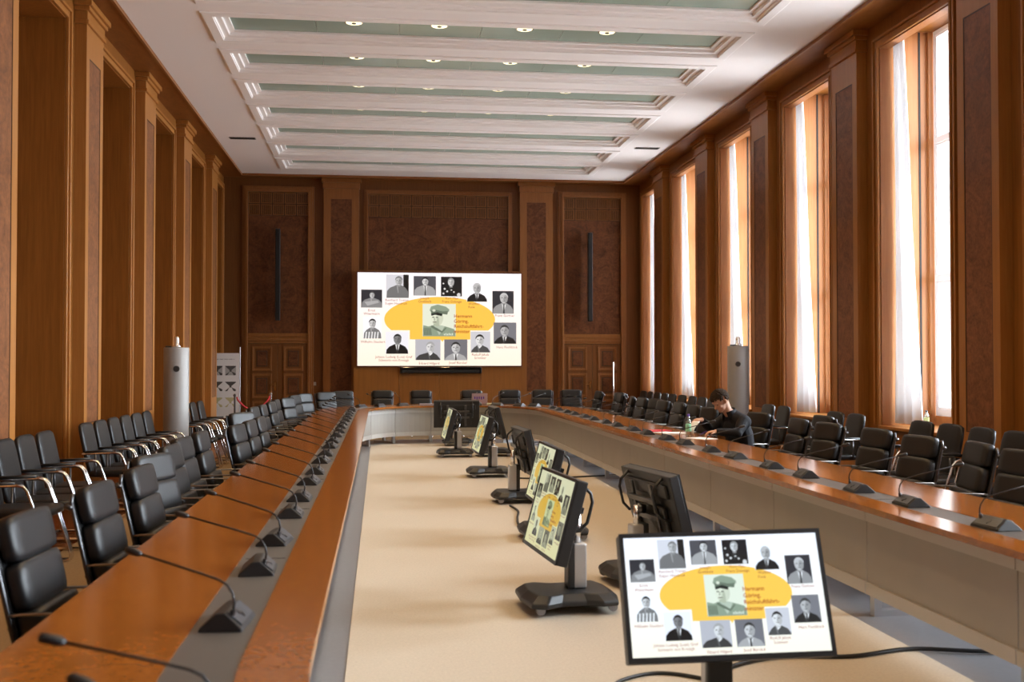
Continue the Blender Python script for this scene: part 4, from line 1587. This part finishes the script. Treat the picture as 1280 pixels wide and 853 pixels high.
# cables on the carpet
def cable(pts, r, label):
    P = [Vector((x, y, ZF + r)) for x, y in pts]
    out = []
    for i in range(len(P) - 1):
        p0, p1, p2, p3 = P[max(i - 1, 0)], P[i], P[i + 1], P[min(i + 2, len(P) - 1)]
        for k in range(8):
            t = k / 8
            out.append(0.5 * ((2 * p1) + (p2 - p0) * t + (2 * p0 - 5 * p1 + 4 * p2 - p3) * t * t + (3 * p1 - p0 - 3 * p2 + p3) * t ** 3))
    out.append(P[-1])
    o = MB().tube(out, r, 8).build('floor_cable', M['black'], smooth=True)
    tag(o, label, 'cable', 'black cables lying on the carpet')
cable([(1.62, 4.95), (1.75, 5.35), (2.1, 5.55), (2.5, 5.52), (2.9, 5.62), (3.3, 5.52), (3.7, 5.6)], 0.012, 'black cable running right from the nearest monitor to under the table')
cable([(1.12, 4.9), (1.15, 5.2), (1.4, 5.35), (1.62, 5.2), (1.62, 5.02)], 0.010, 'black cable looped on the carpet behind the nearest monitor')
cable([(1.55, 9.95), (1.35, 10.3), (1.38, 10.8), (1.45, 11.3), (1.42, 11.75)], 0.012, 'black cable between the two middle monitors')
cable([(1.8, 14.55), (2.2, 14.42), (2.6, 14.55), (3.3, 14.75)], 0.011, 'black cable crossing the carpet to the right panels, mid-way')
cable([(1.62, 12.5), (1.75, 12.9), (2.3, 12.75)], 0.010, 'short black cable behind the bracketed monitor')

# ------------------------------------------------------------------ poster, rope barrier, chrome pole
t = thing('display_board', 'white upright display board with black-and-white room photos beside the left door', 'poster board', (-3.20, 24.35, 0), 0)
PW = 0.88
x1p = 0.11
MB().box(x1p - PW, x1p, 0, 0.02, 0.36, 1.80).build('panel', M['board'], t)
MB().tube([(x1p + 0.015, 0.01, 0.02), (x1p + 0.015, 0.01, 1.93)], 0.014, 10).build('pole', M['silver'], t)
mb = MB(); mb.box(x1p - PW, x1p + 0.12, -0.12, 0.16, 0.0, 0.02); mb.build('foot_plate', M['silver'], t, bevel=0.004)
MB().tube([(x1p - PW - 0.012, 0.01, 0.02), (x1p - PW - 0.012, 0.01, 1.80)], 0.012, 10).build('pole', M['silver'], t)
for r in range(3):
    for c in range(3):
        xx = x1p - 0.30 - c * 0.29
        zz = 1.52 - r * 0.35
        pm = MB()
        pm.mi = 0
        w, h = 0.23, 0.21
        def q(a, b, c2, d, y=-0.001):
            pm.quad((xx + a * w, y, zz - c2 * h), (xx + b * w, y, zz - c2 * h), (xx + b * w, y, zz - d * h), (xx + a * w, y, zz - d * h))
        q(0, 1, 0, 1)
        pm.mi = 1
        pm._f([pm.bm.verts.new(p) for p in ((xx, -0.002, zz - h * 0.05), (xx + w * 0.4, -0.002, zz - h * 0.45), (xx + w * 0.4, -0.002, zz - h * 0.6), (xx, -0.002, zz - h * 0.95))])
        pm._f([pm.bm.verts.new(p) for p in ((xx + w, -0.002, zz - h * 0.1), (xx + w * 0.6, -0.002, zz - h * 0.45), (xx + w * 0.6, -0.002, zz - h * 0.6), (xx + w, -0.002, zz - h * 0.8))])
        pm._f([pm.bm.verts.new(p) for p in ((xx + w * 0.4, -0.002, zz - h * 0.62), (xx + w * 0.6, -0.002, zz - h * 0.62), (xx + w * 0.8, -0.002, zz - h), (xx + w * 0.2, -0.002, zz - h))])
        pm.build('photo_print', [M['photo_warm'] if r == 2 else M['photo_dark'], M['board'] if r else M['photo_mid']], t, recalc=False)
mb = MB()
for i in range(26):
    if i % 5 != 4:
        mb.box(x1p - 0.62 + i * 0.02, x1p - 0.605 + i * 0.02, -0.002, 0.0, 1.655, 1.675)
mb.build('heading', M['ink'], t)

def post(x, y, label, mat):
    t = thing('barrier_post', label, 'barrier post', (x, y, 0), 0)
    MB().lathe([(0.15, 0.0), (0.15, 0.012), (0.03, 0.03)], 24).build('foot', mat, t)
    MB().lathe([(0.019, 0.03), (0.019, 0.90)], 14).build('pole', mat, t, smooth=False)
    MB().lathe([(0.028, 0.90), (0.032, 0.93), (0.012, 0.955)], 14).build('finial', mat, t, smooth=True)
    return t
post(-2.95, 22.58, 'slim dark barrier post in front of the display board', M['dark_metal'])
post(-2.30, 23.3, 'shiny chrome barrier post in front of the left door', M['chrome'])
pts = []
for i in range(21):
    u = i / 20
    pts.append((-2.93 + 0.63 * u + (0.02 if i == 0 else (-0.02 if i == 20 else 0)), 22.6 + 0.7 * u, 0.88 - 0.27 * 4 * u * (1 - u)))
o = MB().tube(pts, 0.017, 8).build('barrier_rope', M['rope'], smooth=True)
tag(o, 'sagging red velvet rope between the two barrier posts by the left door', 'rope')
t = thing('chrome_pole', 'thin upright chrome pole standing in front of the right double door', 'pole', (5.55, 25.3, 0), 0)
MB().lathe([(0.14, 0.0), (0.14, 0.012), (0.03, 0.03)], 24).build('foot', M['chrome'], t)
MB().lathe([(0.016, 0.03), (0.016, 1.60)], 14).build('pole', M['chrome'], t)

# ------------------------------------------------------------------ things on the table
t = thing('laptop', 'open laptop seen from behind on the far side of the table', 'laptop', (2.02, 21.95, 0.741), D(0))
MB().box(-0.16, 0.16, -0.02, 0.20, 0.0, 0.016).build('keyboard_base', M['silver'], t, bevel=0.004)
m = Matrix.Translation((0, -0.02, 0.012)) @ Matrix.Rotation(D(12), 4, 'X')
MB().box(-0.16, 0.16, -0.008, 0.0, 0.0, 0.215, m).build('lid', M['pink_label'], t, bevel=0.003)
mb = MB()
for i in range(5):
    mb.box(-0.11 + i * 0.045, -0.085 + i * 0.045, -0.0095, -0.008, 0.10 - 0.01 * (i % 2), 0.15, m)
mb.build('lid_sticker', M['purple'], t)

def bottle(loc, label, cap, lab, h=0.24, r=0.033):
    t = thing('water_bottle', label, 'bottle', loc, 0)
    MB().lathe([(r * 0.9, 0), (r, 0.008), (r, h * 0.62), (r * 0.9, h * 0.70), (r * 0.45, h * 0.85), (0.012, h * 0.90), (0.012, h * 0.93)], 20).build('bottle_body', M['bottle'], t, smooth=True)
    MB().lathe([(0.015, h * 0.91), (0.015, h), (0.012, h + 0.003)], 14).build('bottle_cap', cap, t)
    MB().lathe([(r + 0.001, h * 0.22), (r + 0.001, h * 0.56)], 20).build('label_sleeve', lab, t)
bottle((3.55, 12.15, 0.741), 'clear plastic water bottle with green label and purple cap on the table', M['purple'], M['label_green'], 0.255)
bottle((6.72, 12.62, 0.801), 'clear plastic bottle with a lime label standing on the window sill', M['dark_metal'], M['label_lime'], 0.2)

def sheets(name, label, cx, cy, w, h, rz, mat, th=0.004, cat='paper', z=0.7405, bend=0.0):
    mb = MB()
    rows = []
    for z_ in (0, 1):
        pass
    mb.box(-w / 2, w / 2, -h / 2, h / 2, 0, th)
    o = mb.build(name, mat, bevel=0.0005)
    o.location = (cx, cy, z)
    o.rotation_euler = (0, 0, rz)
    tag(o, label, cat)
    return o
sheets('paper_sheet', 'white sheet of paper on the table under the reading man\'s near hand', 3.60, 11.78, 0.21, 0.30, D(25), M['paper'])
sheets('paper_stack', 'stack of white papers on the table behind the water bottle', 3.50, 12.62, 0.30, 0.26, D(10), M['paper'], 0.012)
sheets('red_folder', 'red folder lying on the table left of the white papers', 3.42, 13.1, 0.31, 0.23, D(8), M['red'], 0.014, 'folder')
sheets('open_booklet', 'small white booklet on the table in front of the red folder', 3.44, 12.82, 0.22, 0.16, D(30), M['paper'], 0.006, 'booklet')
sheets('name_card', 'pale papers on the far table side under the screen', 0.97, 21.62, 0.36, 0.12, D(0), M['pink_label'], 0.03, 'papers')
sheets('paper_sheet', 'flat yellowish papers just right of the open laptop', 2.28, 21.95, 0.22, 0.14, D(0), M['photo_warm'], 0.02, 'papers')

# ------------------------------------------------------------------ the reading man
def blob(bm, c, r, sc=(1, 1, 1), rot=None):
    m = Matrix.Translation(c) @ (rot or Matrix.Identity(4)) @ Matrix.Diagonal((*sc, 1))
    bmesh.ops.create_uvsphere(bm, u_segments=20, v_segments=14, radius=r, matrix=m)
def limb(mb, pts, rs):
    pts = [Vector(p) for p in pts]
    mb.tube(pts, rs, 14)
    for p, r in zip(pts, rs):
        blob(mb.bm, p, r * 0.995)
def remesh(o, vox, smooth=3):
    r = o.modifiers.new('remesh', 'REMESH')
    r.mode = 'VOXEL'
    r.voxel_size = vox
    s = o.modifiers.new('smooth', 'SMOOTH')
    s.iterations = smooth
    s.factor = 0.5
    bpy.context.view_layer.update()
    dg = bpy.context.evaluated_depsgraph_get()
    me = bpy.data.meshes.new_from_object(o.evaluated_get(dg))
    mats = list(o.data.materials)
    o.modifiers.clear()
    o.data = me
    if not me.materials:
        for q in mats:
            me.materials.append(q)
    for p in me.polygons:
        p.use_smooth = True
    return o
PM = thing('person', 'man in a black jacket sitting at the window side, bent over papers, lifting a page', 'person', (4.26, 12.38, 0), D(180 + 18))
hc = Vector((0.30, 0.0, 1.145))                       # head centre
hr = Matrix.Rotation(D(38), 4, 'Y')                    # looking down
def H(x, y, z):
    return hc + hr.to_3x3() @ Vector((x, y, z))
mb = MB()
blob(mb.bm, hc + hr.to_3x3() @ Vector((-0.014, 0, 0.022)), 0.102, (1.03, 0.83, 0.98), hr)
blob(mb.bm, H(0.022, 0, -0.045), 0.070, (0.95, 0.82, 1.15), hr)
blob(mb.bm, H(0.062, 0, -0.098), 0.026, (1.0, 1.1, 0.9), hr)        # chin
limb(mb, [H(0.078, 0, 0.012), H(0.103, 0, -0.032), H(0.085, 0, -0.045)], [0.010, 0.015, 0.012])   # nose
limb(mb, [H(0.078, -0.040, 0.022), H(0.084, 0, 0.024), H(0.078, 0.040, 0.022)], [0.011, 0.012, 0.011])   # brow
limb(mb, [H(0.080, -0.018, -0.068), H(0.086, 0, -0.066), H(0.080, 0.018, -0.068)], [0.007, 0.009, 0.007])   # lips
for s in (-1, 1):
    limb(mb, [H(-0.012, s * 0.078, 0.012), H(-0.020, s * 0.086, -0.010), H(-0.012, s * 0.080, -0.034)], [0.013, 0.015, 0.010])   # ear
    blob(mb.bm, H(0.052, s * 0.035, -0.030), 0.026)
limb(mb, [(0.13, 0, 0.96), (0.20, 0, 1.03), tuple(H(-0.035, 0, -0.04))], [0.072, 0.058, 0.056])
limb(mb, [(0.0, 0, 0.50), (0.02, 0, 0.66), (0.09, 0, 0.86)], [0.13, 0.125, 0.12])
limb(mb, [(0.08, -0.15, 0.89), (0.10, 0, 0.90), (0.08, 0.15, 0.89)], [0.06, 0.08, 0.06])
arms = {1: [(0.10, 0.185, 0.91), (0.24, 0.255, 0.775), (0.455, 0.13, 0.795)], -1: [(0.10, -0.185, 0.91), (0.28, -0.24, 0.80), (0.50, -0.09, 0.925)]}
for s in (1, -1):
    limb(mb, arms[s], [0.048, 0.038, 0.026])
for s in (1, -1):
    limb(mb, [(0.02, s * 0.095, 0.50), (0.40, s * 0.13, 0.52), (0.42, s * 0.13, 0.10), (0.50, s * 0.14, 0.07)], [0.085, 0.056, 0.036, 0.034])
def hand(mb, wrist, fwd, up, side, curl, sc=1.0):
    """palm plus five separate bent fingers"""
    w, f, u = Vector(wrist), Vector(fwd).normalized(), Vector(up).normalized()
    r = f.cross(u).normalized() * side
    P = lambda a, b, c: w + f * a * sc + r * b * sc + u * c * sc
    for b in (-0.028, -0.010, 0.010, 0.028):
        limb(mb, [P(0.0, b * 0.6, 0), P(0.045, b, 0.002), P(0.085, b * 1.08, 0)], [0.017 * sc, 0.0155 * sc, 0.0115 * sc])
    L = [0.062, 0.074, 0.070, 0.055]
    for i, b in enumerate((-0.031, -0.010, 0.011, 0.031)):
        a0 = Vector((0.088, b * 1.08, 0))
        pts = [P(*a0)]
        ang = 0.15
        seg = L[i] * 1.35 / 3
        cur = a0.copy()
        for k in range(3):
            ang += curl
            cur = cur + Vector((seg * math.cos(ang), b * 0.05, -seg * math.sin(ang)))
            pts.append(P(*cur))
        limb(mb, pts, [0.0105 * sc, 0.0098 * sc, 0.0088 * sc, 0.0075 * sc])
    limb(mb, [P(0.02, -0.030, -0.004), P(0.048, -0.058, -0.014), P(0.078, -0.064, -0.028), P(0.10, -0.055, -0.040)], [0.015 * sc, 0.012 * sc, 0.0105 * sc, 0.009 * sc])
hand(mb, (0.455, 0.13, 0.795), (0.9, -0.42, -0.12), (0.1, 0, 1), 1, 0.42, 0.95)
hand(mb, (0.50, -0.09, 0.925), (0.8, 0.2, -0.05), (-0.2, 0.1, 1), -1, 0.62, 0.95)
body = remesh(mb.build('body', M['skin'], PM, recalc=False), 0.0055, 2)
# eyes
mb = MB()
for s in (-1, 1):
    blob(mb.bm, H(0.072, s * 0.032, 0.0), 0.0105)
mb.build('eyes', M['eye'], PM, smooth=True)
# hair: swept strands over the skull
mb = MB()
rng = random.Random(3)
def scalp(th, ph_):
    """th: angle from the crown, ph_: around; returns head-space point on the skull"""
    return Vector((-0.014 + 0.108 * math.sin(th) * math.cos(ph_), 0.090 * math.sin(th) * math.sin(ph_), 0.026 + 0.104 * math.cos(th)))
for i in range(1300):
    th = math.acos(1 - 1.30 * rng.random())
    ph_ = rng.uniform(-PI, PI)
    front = math.cos(ph_)
    lim = 1.05 if front > 0.45 else (1.38 if front > -0.1 else 1.85)
    if th > lim:
        continue
    p0 = scalp(th, ph_)
    d = Vector((rng.uniform(0.2, 0.9), rng.uniform(-0.5, 0.5) + 0.5 * math.sin(ph_), -0.35 - 0.5 * math.sin(th)))
    nrm = (p0 - Vector((-0.014, 0, 0.026))).normalized()
    d = (d - nrm * d.dot(nrm)).normalized()
    if front < 0:
        d = (Vector((-0.3, 0, -1)) - nrm * nrm.dot(Vector((-0.3, 0, -1)))).normalized()
    L = rng.uniform(0.020, 0.036)
    q = [p0 - nrm * 0.004, p0 + d * L * 0.5 + nrm * rng.uniform(0.002, 0.007), p0 + d * L + nrm * rng.uniform(-0.003, 0.004)]
    mb.tube([H(*v) for v in q], [0.0075, 0.0075, 0.003], 5)
mb.build('hair', M['hair'], PM, smooth=True)
# jacket
mb = MB()
limb(mb, [(-0.01, 0, 0.50), (0.0, 0, 0.66), (0.07, 0, 0.84)], [0.155, 0.148, 0.148])
limb(mb, [(-0.01, 0.06, 0.50), (0.03, 0.08, 0.74), (0.08, 0.09, 0.86)], [0.13, 0.12, 0.11])
limb(mb, [(-0.01, -0.06, 0.50), (0.03, -0.08, 0.74), (0.08, -0.09, 0.86)], [0.13, 0.12, 0.11])
limb(mb, [(0.09, -0.185, 0.90), (0.12, 0, 0.955), (0.09, 0.185, 0.90)], [0.082, 0.095, 0.082])
for s in (1, -1):
    p = [Vector(q) for q in arms[s]]
    e = p[1].lerp(p[2], 0.86)
    mid = p[0].lerp(p[1], 0.5)
    limb(mb, [p[0], mid, p[1], p[1].lerp(p[2], 0.5), e], [0.078, 0.066, 0.058, 0.050, 0.042])
remesh(mb.build('jacket', M['jacket'], PM, recalc=False), 0.008, 4)
mb = MB()
rows = []
for zz, rr, dx in ((0.955, 0.105, 0.125), (1.00, 0.082, 0.155), (1.035, 0.072, 0.175), (1.05, 0.074, 0.185)):
    rows.append([(dx + rr * math.cos(D(-145 + 290 * i / 20) + PI), rr * 1.02 * math.sin(D(-145 + 290 * i / 20) + PI), zz - 0.035 * (1 - math.cos(D(-145 + 290 * i / 20))) * 0.8 + 0.012) for i in range(21)])
mb.grid(rows)
co = mb.build('collar', M['jacket'], PM, smooth=True)
sm = co.modifiers.new('solid', 'SOLIDIFY')
sm.thickness = 0.008
sm.offset = 1
mb = MB()
for s in (1, -1):
    limb(mb, [(0.0, s * 0.09, 0.49), (0.40, s * 0.13, 0.52), (0.42, s * 0.13, 0.30), (0.43, s * 0.13, 0.09)], [0.105, 0.078, 0.066, 0.058])
remesh(mb.build('trousers', M['trousers'], PM, recalc=False), 0.009, 3)
for s in (1, -1):
    mb = MB()
    limb(mb, [(0.40, s * 0.13, 0.05), (0.48, s * 0.14, 0.05), (0.60, s * 0.145, 0.038)], [0.044, 0.046, 0.032])
    remesh(mb.build('shoe', M['black'], PM, recalc=False), 0.008, 2)
# the page held up and a pen
import_m = Matrix.Translation(PM.location) @ Matrix.Rotation(D(198), 4, 'Z')
mb = MB()
rows = []
for j in range(13):
    u = j / 12
    row = []
    for s in (-0.07, 0.07):
        row.append(import_m @ Vector((0.68 - 0.07 * u + 0.05 * math.sin(u * PI), -0.03 + s, 0.745 + 0.165 * u ** 1.3)))
    rows.append(row)
mb.grid(rows)
o = mb.build('lifted_page', M['paper'], smooth=True)
sd = o.modifiers.new('solid', 'SOLIDIFY')
sd.thickness = 0.001
tag(o, 'curled page lifted from the table by the man\'s raised hand', 'paper')
a = import_m @ Vector((0.53, 0.06, 0.80))
b = import_m @ Vector((0.60, 0.01, 0.752))
MB().tube([a, b], 0.005, 8).build('pen', M['purple'])
tag(bpy.data.objects['pen'], 'short dark blue pen in the man\'s near hand', 'pen')
